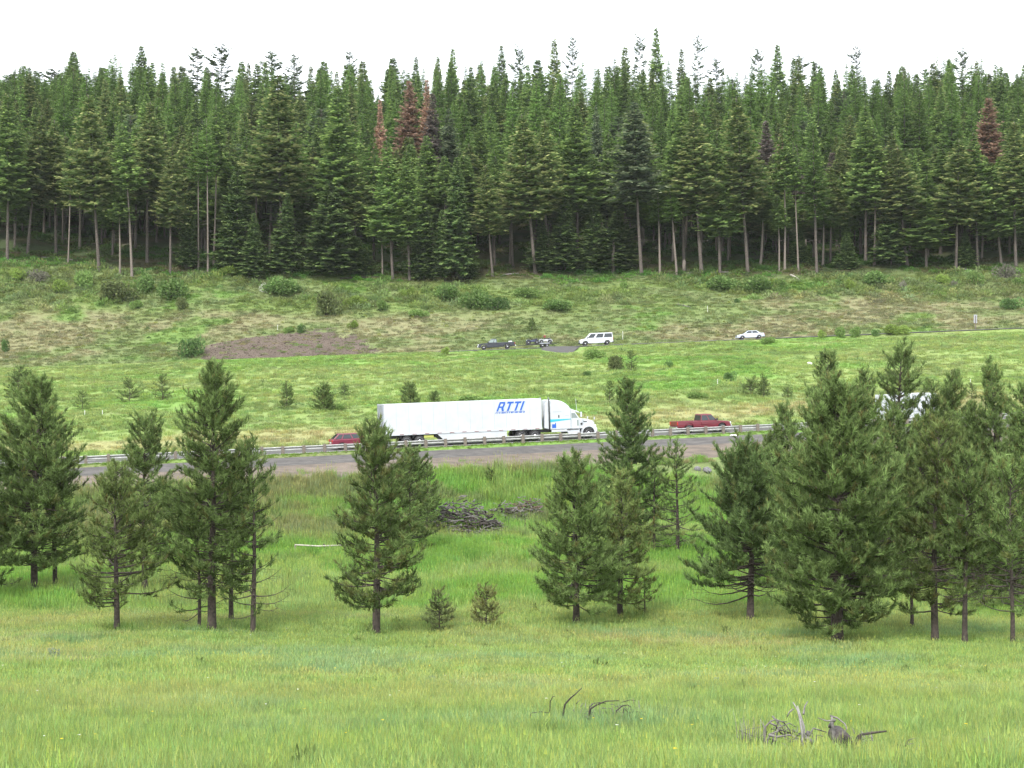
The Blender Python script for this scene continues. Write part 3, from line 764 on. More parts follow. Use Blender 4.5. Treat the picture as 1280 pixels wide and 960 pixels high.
SAP = [
 (549, 792, 735, 34, 'small bluish pine sapling beside the lone conical pine, left of two saplings', 'cone', .12, 1.05, dict(dbh=.07, hue=(.03, .02))),
 (608, 790, 738, 40, 'small rounded pine sapling in the open grass, right of two saplings', 'oval', .26, 1.1, dict(dbh=.08, yellow=.4, hue=(.04, .01))),
 (358, 512, 479, 18, 'pointed pine sapling above the guardrail left of the trailer', 'narrow', .05, 1.1, {}),
 (406, 514, 482, 28, 'round dark pine sapling above the guardrail, behind the red hatchback', 'oval', .02, 1.6, {}),
 (513, 509, 480, 26, 'round dark pine sapling directly behind the trailer roof', 'oval', .02, 1.6, {}),
 (543, 506, 489, 16, 'bright little pine behind the trailer roof, right of the round dark sapling', 'oval', .02, 1.4, {}),
 (162, 503, 474, 34, 'open bushy pine sapling in the upper meadow above the left group', 'oval', .02, .8, dict(gaps=.25)),
 (203, 500, 470, 24, 'brownish thin sapling right of the open bushy one in the upper meadow', 'narrow', .05, .7, dict(yellow=.3)),
 (23, 497, 459, 28, 'pine sapling above the top of the broad edge pine in the upper meadow', 'narrow', .03, 1.2, {}),
 (103, 512, 488, 18, 'tiny sapling in dry grass right of the broad edge pine top', 'narrow', .05, .9, {}),
 (938, 494, 474, 30, 'leaning bushy young pine above the red pickup, beside its thinner twin', 'oval', .02, 1.0, dict(gaps=.2)),
 (955, 495, 469, 14, 'thin pointed young pine above the red pickup, beside a bushy one', 'narrow', .03, 1.0, {}),
 (985, 497, 482, 14, 'tiny young pine right of the thin pointed one above the highway', 'narrow', .03, .9, {}),
 (789, 465, 438, 14, 'dark spindly conifer sapling on the slope below the white van', 'narrow', .08, .8, {}),
 (612, 607, 585, 12, 'tiny conifer on the green bank below the trailer', 'narrow', .1, 1.4, {}),
 (665, 414, 399, 13, 'small round dark conifer on the dry slope above the quads', 'oval', .02, 1.4, {}),
 (586, 660, 648, 14, 'tiny sapling beside the thin fence post below the brush pile', 'oval', .1, 1.5, {}),
 (430, 496, 478, 10, 'slender grey sapling between the two round dark saplings', 'narrow', .05, 1.1, {}),
 (762, 503, 476, 12, 'weak grey sapling just above the semi truck cab', 'narrow', .05, 1.0, {}),
 (1215, 498, 478, 12, 'tiny sapling in the upper meadow above the right-hand group', 'narrow', .05, .9, {}),
]
for i, (x, by, ty, wp, lab, shp, cbf, dn, kw) in enumerate(SAP):
    kw.setdefault('dbh', .08)
    plant_pine(x, by, ty, wp, lab, 300 + i, shp, cbf, dn, name='pine_sapling', group='pine saplings', cat='sapling', ymin=(145 if by < 530 else 6), k=12, candles=False, **kw)

# ================================================================= the forest wall
FV = {}
def fv(key, *a, **k): FV[key] = fir_parts(*a, **k)
for i in range(4): fv('fir%d' % i, 500 + i, (.66, .60, .72, .64)[i], (3.9, 3.6, 3.8, 4.1)[i], ('fir', 'olive', 'fir', 'olive')[i])
for i in range(2): fv('pole%d' % i, 520 + i, (.42, .36)[i], (3.2, 3.0)[i], ('fir', 'larch')[i], bark=M_PALEBARK)
for i in range(3): fv('spruce%d' % i, 530 + i, (.97, .95, .9)[i], (5.6, 6.3, 5.2)[i], 'spruce')
for i in range(3): fv('larch%d' % i, 540 + i, (.72, .62, .8)[i], (4.0, 3.7, 4.2)[i], 'larch')
for i in range(3): fv('pond%d' % i, 550 + i, (.55, .45, .62)[i], (3.6, 3.2, 3.8)[i], 'pond')
fv('rust0', 560, .62, 4.0, 'rust'); fv('rust1', 561, .55, 3.2, 'rust'); fv('grey0', 562, .6, 3.6, 'grey'); fv('pale0', 563, .55, 4.2, 'pale')
BASE_R = {'fir0': 3.9, 'fir1': 3.6, 'fir2': 3.8, 'fir3': 4.1, 'pole0': 3.2, 'pole1': 3.0, 'spruce0': 5.6, 'spruce1': 6.3, 'spruce2': 5.2, 'larch0': 4.0, 'larch1': 3.7,
          'larch2': 4.2, 'pond0': 3.6, 'pond1': 3.2, 'pond2': 3.8, 'rust0': 4.0, 'rust1': 3.2, 'grey0': 3.6, 'pale0': 4.2}
FIRST = {}
PLACED = []
def forest_tree(key, p, H, R, label, group, lean=(0, 0), name='fir_tree'):
    s = H / FH; r = R / BASE_R[key]
    e = thing(name, label, 'tree', p - UP * .05, 0, group, rot=(lean[1], lean[0], random.uniform(0, 6.28) if not (lean[0] or lean[1]) else 0), scale=(r, r, s))
    t, c = FV[key]
    if key not in FIRST:
        FIRST[key] = (new_obj('trunk', t, e), new_obj('crown', c, e))
    else:
        for q in FIRST[key]:
            k = q.copy(); COL.objects.link(k); k.parent = e
    PLACED.append((p[0], p[1]))
    return e
GF = 'conifers along the forest edge'
EDGE = [
 # base x, base y, top x, top y, crown width px, variety, label
 (9, 326, 10, 118, 46, 'fir0', 'tall fir at the left end of the forest edge, cut by the frame'),
 (34, 321, 53, 143, 42, 'fir1', 'fir with a slanted trunk, left of a close pair at the left of the forest'),
 (70, 318, 68, 150, 40, 'fir3', 'olive fir with a straight trunk, right of a close pair at the far left'),
 (85, 331, 88, 175, 22, 'pole0', 'thin bare pole-trunked fir right of the close pair at the left end of the forest'),
 (124, 339, 110, 117, 50, 'fir3', 'tall leaning fir with yellowish tips above the big rounded olive shrub'),
 (150, 345, 146, 225, 26, 'pole0', 'short ragged fir with dead lower twigs among slanted trunks above the round shrubs'),
 (165, 346, 152, 154, 36, 'pole0', 'fir on a long trunk slanting left, above the round shrubs at left'),
 (184, 328, 188, 127, 40, 'fir1', 'grey-green fir on a long dark trunk set back behind the slanting trunks at left'),
 (213, 347, 216, 182, 37, 'fir1', 'shorter olive fir with a tiered crown standing forward at the left forest edge'),
 (237, 337, 236, 236, 28, 'spruce2', 'small dark spruce low behind the shorter olive fir at the left forest edge'),
 (248, 338, 247, 160, 26, 'pole1', 'bright thin pole tree, left of three pale poles at the left forest edge'),
 (260, 341, 258, 148, 26, 'pole1', 'bright thin pole tree, middle of three pale poles at the left forest edge'),
 (267, 332, 270, 130, 28, 'pole0', 'bright thin pole tree, right of three pale poles at the left forest edge'),
 (298, 341, 297, 206, 46, 'spruce0', 'dark spruce branched to the ground, right of the three pale poles'),
 (319, 349, 318, 266, 36, 'spruce2', 'small low spruce in front of the taller dark spruce at the left forest edge'),
 (356, 345, 360, 242, 44, 'spruce2', 'light green young conifer full to the ground above the white-flowering shrub'),
 (353, 336, 347, 92, 56, 'fir3', 'very tall broad olive fir behind the light green young conifer'),
 (413, 343, 413, 226, 60, 'spruce1', 'wide black-green spruce reaching the ground above the gravel scar'),
 (444, 344, 444, 295, 46, 'spruce1', 'low spreading spruce at the right foot of the wide black-green spruce'),
 (423, 335, 423, 107, 56, 'fir0', 'big tall fir rising behind the wide black-green spruce'),
 (478, 346, 474, 256, 24, 'pole0', 'short green-topped pole right of the low spreading spruce'),
 (491, 349, 483, 175, 42, 'fir2', 'bright green fir on a pale trunk leaning left, below the rust-coloured firs'),
 (512, 351, 508, 188, 38, 'fir2', 'bright green fir on a straight brown trunk, right of the pale leaning one'),
 (531, 349, 531, 253, 44, 'spruce0', 'dark spruce to the ground right of the straight brown trunk'),
 (553, 350, 552, 262, 30, 'spruce2', 'slim dark spruce between two others above the dark pickup'),
 (574, 350, 571, 196, 46, 'spruce2', 'tall pointed fir above the dark pickup, greener below'),
 (588, 350, 582, 300, 24, 'spruce2', 'smallest spruce at the forest edge above the dark pickup'),
 (616, 347, 607, 206, 34, 'fir1', 'pointed olive fir on a thin trunk leaning left, above the dark pickup'),
 (669, 342, 652, 142, 50, 'fir3', 'big yellow-tipped fir with a thick straight trunk above the quads'),
 (684, 338, 681, 150, 46, 'fir1', 'slender twin crown at the right side of the big yellow-tipped fir'),
 (678, 340, 678, 276, 40, 'spruce0', 'small dense spruce at the foot of the big yellow-tipped fir'),
 (707, 340, 706, 238, 40, 'spruce2', 'middle-sized spruce right of the big yellow-tipped fir'),
 (722, 334, 719, 132, 48, 'fir0', 'tall fir with a pointed yellowish top behind the white van'),
 (742, 338, 742, 256, 44, 'spruce0', 'dark spruce on the ground above the white van'),
 (772, 339, 772, 263, 56, 'spruce1', 'broad black spruce left of the tall grey-green tree'),
 (802, 344, 793, 128, 48, 'pale0', 'tall grey-green tree with a long stout bare trunk right of the white van'),
 (825, 344, 822, 238, 26, 'pole1', 'left of two short yellow-green trees on thin trunks beside the long stout trunk'),
 (846, 344, 837, 236, 28, 'pole1', 'right of two short yellow-green trees, on a leaning trunk'),
 (855, 334, 851, 132, 44, 'fir0', 'tall fir on a pale pole between the two yellow-green trees and a leaning trunk'),
 (877, 341, 867, 136, 48, 'fir1', 'tall fir on a trunk leaning left above and left of the silver car'),
 (900, 342, 896, 171, 34, 'fir2', 'narrow bright fir with a double trunk above the silver car'),
 (935, 342, 920, 121, 46, 'fir3', 'tall fir with a long lichen-pale trunk leaning left above the silver car'),
 (974, 339, 971, 244, 22, 'pole0', 'little bright crown on a thin pole right of the long lichen-pale trunk'),
 (981, 338, 978, 160, 24, 'pole0', 'thin crooked pole right of the little bright crown'),
 (998, 339, 991, 178, 24, 'pole1', 'thin pole slanting to the left, above the left roadside bush'),
 (1021, 342, 1016, 156, 40, 'larch1', 'bright feathery tree on a pale trunk above the roadside bushes'),
 (1000, 330, 999, 282, 26, 'spruce2', 'low dark spruce between thin poles above the left roadside bush'),
 (1059, 336, 1058, 291, 28, 'spruce0', 'small neat spruce standing forward above the roadside bushes'),
 (1082, 330, 1081, 132, 42, 'fir0', 'tall fir on a bare grey trunk right of the small neat spruce'),
 (1093, 332, 1092, 160, 34, 'pole0', 'slender fir close beside the bare grey trunk'),
 (1134, 333, 1122, 184, 42, 'fir1', 'olive fir with a ragged pyramid crown behind the bluish young tree'),
 (1114, 332, 1113, 242, 40, 'spruce2', 'bluish young tree in front of the olive ragged fir'),
 (1158, 336, 1157, 240, 38, 'fir2', 'short light green fir with a broad low crown left of the road sign'),
 (1195, 337, 1199, 174, 42, 'fir3', 'rounded fir on a clean brown trunk tilting right, left of the road sign'),
 (1207, 334, 1206, 288, 28, 'spruce2', 'little spruce behind the clean brown trunk near the road sign'),
 (1252, 332, 1238, 202, 36, 'fir2', 'fir on a trunk leaning strongly left, up the slope right of the road sign'),
 (1222, 333, 1216, 165, 38, 'fir0', 'fir between the clean brown trunk and the strongly leaning trunk'),
 (1270, 333, 1268, 152, 40, 'fir1', 'last fir at the right end of the forest edge, thin trunk'),
]
for x, by, tx, ty, wp, key, lab in EDGE:
    p = hit(x, by, 262)
    if p[1] > 312: p = at(x, 312)
    mpp = p[1] / F
    H = (480 - ty) * mpp - p[2]
    forest_tree(key, p, H, wp * mpp / 2 * (1.3 if key[:3] == 'spr' else 1.62) * random.uniform(.92, 1.22), lab, GF, lean=(math.atan2((tx - x) * mpp, H), 0), name='spruce_tree' if key.startswith('spruce') else 'fir_tree')

GS = 'treetops along the skyline'
SKY = [
 (15, 92, 'fir2', 'treetop at the far left of the skyline, dense and pointed'), (38, 100, 'larch0', 'rounded soft treetop near the left end of the skyline'),
 (68, 88, 'pond1', 'thin open-branched treetop left of the first dense peak on the skyline'), (92, 64, 'fir0', 'first dense peak on the skyline from the left'),
 (130, 84, 'fir2', 'dark treetop between the two left peaks of the skyline'), (177, 57, 'fir0', 'sharp grey-tipped peak in the left quarter of the skyline'),
 (205, 92, 'larch2', 'green treetop just right of the sharp grey-tipped peak'), (228, 82, 'fir1', 'pointed treetop left of the bare-topped snag on the skyline'), (247, 62, 'pond1', 'bare-topped ragged tree on the skyline, left of a round open pine'),
 (277, 61, 'pond2', 'round open-crowned pine on the skyline in the left quarter'), (302, 76, 'fir2', 'narrow treetop right of the round open-crowned pine'), (340, 65, 'pond0', 'open dark treetop standing over the very tall olive fir'),
 (372, 90, 'larch0', 'low soft treetop between open dark skyline trees'), (405, 76, 'fir2', 'dense green treetop above the big tall fir'), (437, 66, 'pond0', 'dark open treetop left of the rust-coloured firs on the skyline'),
 (453, 76, 'fir1', 'slim treetop beside the dark open one left of the rust-coloured firs'), (491, 72, 'fir0', 'broad treetop straight above the rust-coloured firs'), (520, 70, 'fir2', 'narrow spire above the rust-coloured firs'),
 (546, 84, 'larch1', 'bright green treetop right above the rust-coloured firs'), (566, 60, 'fir0', 'tall peak on the skyline right of the rust-coloured firs'), (600, 80, 'fir3', 'low olive treetop right of the tall peak near the rust-coloured firs'),
 (627, 56, 'fir0', 'peaked treetop over the pointed olive fir in mid skyline'), (650, 62, 'pond2', 'ragged treetop in the middle of the skyline'), (672, 74, 'fir2', 'shorter treetop left of the twin spires in mid skyline'),
 (693, 49, 'fir1', 'left of twin spires in the middle of the skyline'), (716, 47, 'pond0', 'right of twin spires in the middle of the skyline, more open'), (745, 84, 'larch2', 'low bright treetop in the notch right of the twin spires'),
 (781, 58, 'fir1', 'pointed treetop left of the highest tree'), (800, 48, 'pond1', 'thin treetop close to the left of the highest tree'), (820, 34, 'fir0', 'highest tree on the skyline'),
 (852, 60, 'fir1', 'treetop just right of the highest tree'), (872, 48, 'pond1', 'open thin pine on the skyline, second tall one right of the highest tree'), (896, 74, 'pond0', 'lower open treetop above the tall lichen-pale fir'),
 (921, 90, 'larch0', 'soft green treetop filling the dip right of the highest tree'), (948, 63, 'pond1', 'left of three separate spires right of the middle skyline'), (972, 55, 'fir0', 'middle and densest of three separate spires on the right skyline'),
 (999, 72, 'pond1', 'right of three separate spires on the right skyline'), (1024, 90, 'fir2', 'low treetop right of the three spires'), (1071, 60, 'pond1', 'nearly bare see-through tree standing alone on the right skyline'),
 (1098, 100, 'larch0', 'rounded treetop right of the nearly bare tree'), (1128, 82, 'fir3', 'round-shouldered treetop halfway along the right skyline'), (1156, 88, 'pond0', 'spiky treetop left of the open round pine on the right skyline'),
 (1180, 92, 'fir1', 'darker treetop touching the open round pine on the right skyline'), (1203, 65, 'pond2', 'open round-headed pine on the right skyline with its trunk showing'), (1235, 92, 'fir1', 'slim treetop right of the open round-headed pine'),
 (1262, 102, 'larch1', 'low treetop near the right end of the skyline'), (1281, 80, 'fir2', 'treetop cut by the right edge of the skyline'),
]
for i, (x, ty, key, lab) in enumerate(SKY):
    H = 0; Y = 440
    while True:
        p = at(x, Y); H = (480 - ty) * Y / F - p[2]
        if H < 34 or Y > 560: break
        Y += 6
    while H < 18 and Y > 360:
        Y -= 8; p = at(x, Y); H = (480 - ty) * Y / F - p[2]
    forest_tree(key, p, max(H, 14), {'pond': 5.2, 'larc': 5.6}.get(key[:4], 6.6) * random.uniform(.85, 1.2), lab, GS, name='pine_tree' if key.startswith('pond') else 'fir_tree')

SPEC = [
 (512, 101, 33, 175, 'rust0', 'largest rust-red dead fir in the upper forest'), (475, 124, 18, 165, 'rust1', 'small rust-red dead fir left of the largest one'),
 (534, 99, 20, 150, 'rust1', 'rust-tipped dead fir right of the largest rust-red one'), (541, 116, 28, 175, 'grey0', 'purplish grey dead fir right of the rust-red firs'),
 (439, 106, 26, 170, 'olive', 'golden-topped fir left of the small rust-red fir'), (561, 136, 30, 200, 'pale0', 'silvery green fir below the purplish grey dead one'),
 (957, 150, 28, 240, 'grey0', 'purplish dead-topped fir above the silver car'), (976, 166, 18, 250, 'rust1', 'slim rust-brown dead top right of the purplish one'),
 (1236, 122, 38, 200, 'rust0', 'rust-topped fir high at the right of the forest'), (994, 180, 24, 260, 'grey0', 'grey thinning fir right of the slim rust-brown top'), (745, 132, 20, 200, 'pale0', 'grey-green slim fir behind the tall grey-green tree'),
 (1040, 190, 28, 260, 'grey0', 'bare brownish fir right of the bright feathery tree'),
 (80, 106, 36, 170, 'larch2', 'bright green soft-needled tree, upper forest at left'), (640, 110, 34, 170, 'larch0', 'bright green larch-like tree left of the twin spires, upper forest'), (700, 92, 36, 170, 'larch2', 'bright green larch-like tree below the twin spires'),
 (670, 98, 34, 170, 'larch0', 'broad bright larch-like tree between the ragged top and the twin spires'), (862, 96, 34, 170, 'larch2', 'bright larch-like tree below and right of the highest tree'), (880, 108, 32, 170, 'larch0', 'bright larch-like tree in the upper forest under the open thin pine'),
 (1130, 98, 36, 170, 'larch2', 'bright larch-like tree below the round-shouldered treetop'), (1150, 110, 36, 190, 'larch0', 'dark green larch-like tree right of the round-shouldered treetop'), (1190, 104, 38, 190, 'larch2', 'big larch-like tree under the open round-headed pine'),
 (745, 104, 32, 170, 'larch1', 'bright larch-like tree in the notch right of the twin spires'), (108, 92, 40, 170, 'larch1', 'bright larch-like tree right of the first dense peak'), (270, 110, 34, 170, 'larch1', 'bright larch-like tree below the round open-crowned pine'),
]
def specY(ty): return 322 if ty > 115 else 345
for x, ty, wp, yb, key, lab in SPEC:
    if key == 'olive': key = 'fir3'
    Y = specY(ty)
    p = at(x, Y); H = (480 - ty) * Y / F - p[2]
    while H > 37 and Y < 430: Y += 5; p = at(x, Y); H = (480 - ty) * Y / F - p[2]
    forest_tree(key, p, H, wp * Y / F / 2 * 1.65, lab, 'odd-coloured and bright trees in the upper forest', name='larch_tree' if key.startswith('larch') else 'fir_tree')

# the crowd of firs between edge and skyline: individuals first, nearest first
def free(x, y, d):
    return all((x - a) ** 2 + (y - b) ** 2 > d * d for a, b in PLACED)
rnd = random.Random(5)
cand = []
for row, Y in enumerate(np.arange(299, 428, 7.5)):
    n = int(.80 * Y / 7.0)
    for i in range(n):
        px = -30 + 1340 * (i + .5 * (row % 2) + rnd.uniform(-.38, .38)) / n
        cand.append((px, Y + rnd.uniform(-3.2, 3.2)))
INNER = []; STUFFT = []
def nofit(ty, px):   # keep below the traced skyline
    return ty < 81 + 8 * math.sin(px * .03) + 8 * math.sin(px * .11 + 1)
for px, Y in cand:
    p = at(px, Y)
    if not free(p[0], p[1], 4.0): continue
    H = rnd.uniform(22, 30) if Y < 385 else rnd.uniform(25, 35)
    ty = 480 - (p[2] + H) / Y * F
    for sx_, sty, swp, syb, _k, _l in SPEC:
        if abs(px - sx_) < swp * .9 and Y < specY(sty) and ty < syb - 5:
            H = max(12, (480 - syb + 5) / F * Y - p[2]); ty = 480 - (p[2] + H) / Y * F
    while nofit(ty, px) and H > 13: H -= 1; ty = 480 - (p[2] + H) / Y * F
    key = rnd.choices(['fir0', 'fir1', 'fir2', 'fir3', 'larch0', 'larch1', 'larch2', 'pole0', 'spruce2', 'pond0'], [3, 2.5, 3, 2.5, 2.6, 1.6, 2.6, 1, .6, .6] if Y < 345 else [2, 1, 2, 1, 5, 3, 5, .2, .3, .6])[0]
    if Y < 322 and rnd.random() < .45: key = rnd.choice(['pole0', 'pole1', 'pole0', 'fir1'])
    INNER.append((Y, p, H, key)); PLACED.append((p[0], p[1]))
INNER.sort(key=lambda q: q[0])
KINDW = {'fir': 'green-tipped fir', 'larc': 'feathery bright green conifer', 'pole': 'slim long-trunked fir', 'spru': 'dark dense spruce', 'pond': 'open-crowned pine'}
BELT = [(311, 'just behind the edge row of the forest, mostly covered by it', 'conifers just behind the forest edge'), (345, 'on the lower forest slope, only its upper crown showing', 'conifers of the lower forest slope'), (999, 'high on the forest slope, only its tip showing below the skyline', 'conifers of the upper forest slope')]
MAXN = 155
for i, (Y, p, H, key) in enumerate(INNER):
    if i >= MAXN: STUFFT.append((p, H, key)); continue
    if Y < 306: H = min(H, rnd.uniform(17, 27))
    for lim, txt, grp in BELT:
        if Y < lim: break
    kw = KINDW[key[:3] if key[:3] == 'fir' else key[:4]]
    forest_tree(key, p, H, BASE_R[key] * rnd.uniform(1.0, 1.65), kw + ' ' + txt, kw + ': ' + grp, name={'spru': 'spruce_tree', 'larc': 'larch_tree', 'pond': 'pine_tree'}.get(key[:4], 'fir_tree'), lean=(rnd.uniform(-.03, .03), rnd.uniform(-.02, .02)))
print('forest trees', len(PLACED), 'inner', len(INNER), 'stuff', len(STUFFT))
# everything deeper in and beyond the crest: one mass
for Y in np.arange(305, 560, 8):
    for i in range(int(.86 * Y / 9)):
        px = -60 + 1400 * (i + rnd.random()) / (.86 * Y / 9)
        p = at(px, Y + rnd.uniform(-4, 4))
        if not free(p[0], p[1], 3.0): continue
        H = rnd.uniform(15, 23); ty = 480 - (p[2] + H) / p[1] * F
        if Y > 430:
            while ty < 98 + 8 * math.sin(px * .05) and H > 9: H -= 1; ty = 480 - (p[2] + H) / p[1] * F
        STUFFT.append((p, H, rnd.choice(['fir0', 'fir1', 'fir2', 'fir3', 'larch0', 'larch2', 'pond0'])))
for sx in (-1, 1):                                       # the wood goes on beyond both sides of the frame
    for q in range(130):
        Y = rnd.uniform(292, 430); X = sx * rnd.uniform(.385, .60) * Y
        STUFFT.append((np.array([X, Y, gz(X, Y)]), rnd.uniform(22, 30), rnd.choice(['fir0', 'fir1', 'fir2', 'spruce0', 'larch0'])))
keys = sorted(FV)
def joined(t, c):
    """trunk and crown in one mesh, for the far mass"""
    bm = bmesh.new(); bm.from_mesh(c); n0 = len(bm.faces); bm.from_mesh(t); bm.faces.ensure_lookup_table()
    for f in bm.faces[n0:]: f.material_index = 1
    me = bpy.data.meshes.new('far_fir'); bm.to_mesh(me); bm.free(); me.materials.append(c.materials[0]); me.materials.append(t.materials[0]); return me
use = ['fir0', 'fir1', 'fir2', 'fir3', 'larch0', 'larch1', 'larch2', 'pole0', 'spruce0', 'spruce2', 'pond0']
P_ = np.array([q[0] for q in STUFFT]); H_ = np.array([q[1] for q in STUFFT]); R_ = RNG.uniform(.95, 1.4, len(H_))
scatter('deep_forest', P_, RNG.uniform(0, 6.28, len(H_)), np.stack([R_, R_, H_ / FH], 1), np.ones((len(H_), 3)), [joined(*FV[k]) for k in use], np.array([use.index(q[2]) for q in STUFFT]),
        label='mass of conifers deep in the forest behind the nearer trees')
# ================================================================= grass and ground plants (nobody could count them)
TUFTS_NEAR = [grass_tuft(700 + i, 46, .26, (.50, .62, .42, .70, .55, .48)[i], .0075, seedheads=(.0, .1, .05, .16, .0, .1)[i]) for i in range(6)]
TUFTS_MID = [grass_tuft(720 + i, 50, .42, (.40, .5, .34, .45)[i], .014, seedheads=(.05, .12, 0, .08)[i]) for i in range(4)]
TUFTS_FAR = [grass_tuft(740 + i, 46, .6, (.42, .58, .34, .5)[i], .03, seedheads=0) for i in range(4)]
LEAFT = [leaf_tuft(760 + i, 60, (.45, .6, .5, .38)[i], (.25, .3, .4, .2)[i], .16) for i in range(4)]

def spread(n, y0, y1, seed, half=.40, power=1.0):
    r = np.random.default_rng(seed)
    Y = (y0 ** (power + 1) + r.random(n) * (y1 ** (power + 1) - y0 ** (power + 1))) ** (1 / (power + 1))
    X = r.uniform(-1, 1, n) * (half * Y + 10)
    return X, Y, r

def do_grass(name, n, y0, y1, seed, src, smin, smax, keep=None, tone=1.0, power=1.0, hvar=None):
    X, Y, r = spread(n, y0, y1, seed, power=power)
    if keep is not None:
        m = keep(X, Y, r); X, Y = X[m], Y[m]
    n = len(X); Z = ground_z(X, Y)
    s = r.uniform(smin, smax, n); hh = s * (r.uniform(.8, 1.2, n) if hvar is None else hvar(X, Y) * r.uniform(.75, 1.25, n))
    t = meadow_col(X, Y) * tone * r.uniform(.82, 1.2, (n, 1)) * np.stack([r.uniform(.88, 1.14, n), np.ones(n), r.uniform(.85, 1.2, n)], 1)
    return scatter(name, np.stack([X, Y, Z], 1), r.uniform(0, 6.28, n), np.stack([s, s, hh], 1), t, src, r.integers(0, len(src), n))

hv = lambda X, Y: .35 + .85 * fbm(X / 5, Y / 3.2, 131, 4)
do_grass('meadow_grass', 46000, 17.5, 46, 901, TUFTS_NEAR, .8, 1.15, hvar=hv, power=.7, tone=1.35)
do_grass('meadow_grass', 34000, 44, 80, 902, TUFTS_MID, .75, 1.1, hvar=hv, tone=1.45)
do_grass('valley_grass', 33000, 78, 126, 903, TUFTS_MID, .9, 1.35, keep=lambda X, Y, r: rail_Y(X) - Y > 8.3, tone=1.5, hvar=lambda X, Y: .6 + 1.3 * fbm(X / 5, Y / 3.2, 131, 4) + .5 * sstep(-22, -10, Y - rail_Y(X)))
def keep_up(X, Y, r):
    o = (Y - rail_Y(X)); u = Y - up_Y(X)
    apron = (np.abs(X - 8.5) < 3.6) & (u > -11.5) & (u < 0)
    return (o > 12.5) & (np.abs(u) > 4.6) & ~apron & ~(in_poly(X, Y, SCAR) & (fbm(X / 2.2, Y / 1.6, 7, 4) * .5 + .5 * r.random(len(X)) > .36))
X, Y, r = spread(100, 1, 2, 1)
_x = RNG.uniform(-60, 110, 3400); _o = RNG.uniform(-1.1, .85, 3400); _X = _x - RDY * _o; _Y = rail_Y(_x) + RDX * _o
_s = RNG.uniform(.3, .5, 3400)
scatter('verge_grass', np.stack([_X, _Y, ground_z(_X, _Y)], 1), RNG.uniform(0, 6.28, 3400), np.stack([_s, _s, _s * RNG.uniform(.6, 1.1, 3400)], 1), G_YEL[None] * np.array([.62, .82, .45]) * RNG.uniform(.9, 1.5, (3400, 1)), TUFTS_MID, RNG.integers(0, 4, 3400))
do_grass('hillside_grass', 46000, 128, 300, 904, TUFTS_FAR, .7, 1.2, keep=keep_up, tone=1.3, hvar=lambda X, Y: (.4 + .6 * fbm(X / 7, Y / 5, 141, 4)) * (.35 + .65 * sstep(5, 16, up_Y(X) - Y) + .65 * (Y > up_Y(X))))
def keep_leaf(X, Y, r):
    d = fbm(X / 8, Y / 5, 151, 4)
    return keep_up(X, Y, r) & (r.random(len(X)) < sstep(.36, .74, d)) & (np.abs(Y - rail_Y(X) - 22) > 5)
do_grass('low_groundcover', 34000, 150, 300, 905, LEAFT, .7, 1.5, keep=keep_leaf, tone=1.3, hvar=lambda X, Y: .8 * (.4 + .6 * sstep(6, 18, up_Y(X) - Y) + .6 * (Y > up_Y(X))))
_x = RNG.uniform(-60, 110, 5200); _o = -9.0 + 4.2 * RNG.random(5200) ** 1.7; _X = _x - RDY * _o; _Y = rail_Y(_x) + RDX * _o
_k = fbm(_X / 4, _Y / 3, 201, 3) > .47 + .05 * (_o + 9); _X = _X[_k]; _Y = _Y[_k]; _n = len(_X); _s = RNG.uniform(.5, .95, _n)
scatter('verge_grass', np.stack([_X, _Y, ground_z(_X, _Y) + .08], 1), RNG.uniform(0, 6.28, _n), np.stack([_s, _s, _s * RNG.uniform(.6, 1.2, _n)], 1), np.where(RNG.random((_n, 1)) < .6, G_LUSH * 1.3, G_TAN * .9) * RNG.uniform(.8, 1.3, (_n, 1)), TUFTS_MID, RNG.integers(0, 4, _n))
# undergrowth on the forest floor
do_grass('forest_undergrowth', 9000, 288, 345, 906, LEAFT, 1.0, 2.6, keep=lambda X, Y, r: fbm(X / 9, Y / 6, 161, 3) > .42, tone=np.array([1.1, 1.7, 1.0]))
do_grass('low_shrubbery', 5200, 255, 291, 909, LEAFT, 1.3, 2.8, keep=lambda X, Y, r: (fbm(X / 13, Y / 9, 163, 4) > .47) & (Y > 268 + 9 * fbm(X / 20, Y * 0, 77, 2)) & ~in_poly(X, Y, SCAR), tone=1.5, hvar=lambda X, Y: .7 + .9 * fbm(X / 4, Y / 4, 165, 3))
# small yellow-green broadleaf weeds dotted over the dry cut
X, Y, r = spread(1500, 247, 288, 907, .4)
m = (fbm(X / 10, Y / 6, 171, 3) > .40) & ~in_poly(X, Y, SCAR) & (r.random(len(X)) < .6); X, Y = X[m], Y[m]
s = r.uniform(.35, .9, len(X))
scatter('hillside_weeds', np.stack([X, Y, ground_z(X, Y)], 1), r.uniform(0, 6.28, len(X)), np.repeat(s[:, None], 3, 1) * np.array([1, 1, 1.5]),
        np.where(r.random((len(X), 1)) < .55, np.array([[.20, .23, .05]]), np.array([[.07, .11, .035]])) * r.uniform(.8, 1.2, (len(X), 1)), LEAFT, r.integers(0, 4, len(X)))
X, Y, r = spread(900, 18, 78, 911, .4)
m = fbm(X / 5, Y / 4, 191, 3) > .5; X, Y = X[m], Y[m]; n = len(X); s = r.uniform(.25, .6, n)
scatter('meadow_weeds', np.stack([X, Y, ground_z(X, Y)], 1), r.uniform(0, 6.28, n), np.stack([s, s, s * r.uniform(1.2, 2.2, n)], 1), meadow_col(X, Y) * r.uniform(.6, 1.0, (n, 1)), LEAFT, r.integers(0, 4, n))
_T = [o for o in bpy.data.objects if o.name.startswith(('pine_tree', 'pine_sapling')) and o.get('group') in ('young pines on the meadow', 'pine saplings') and o.location.y < 125]
_P = []
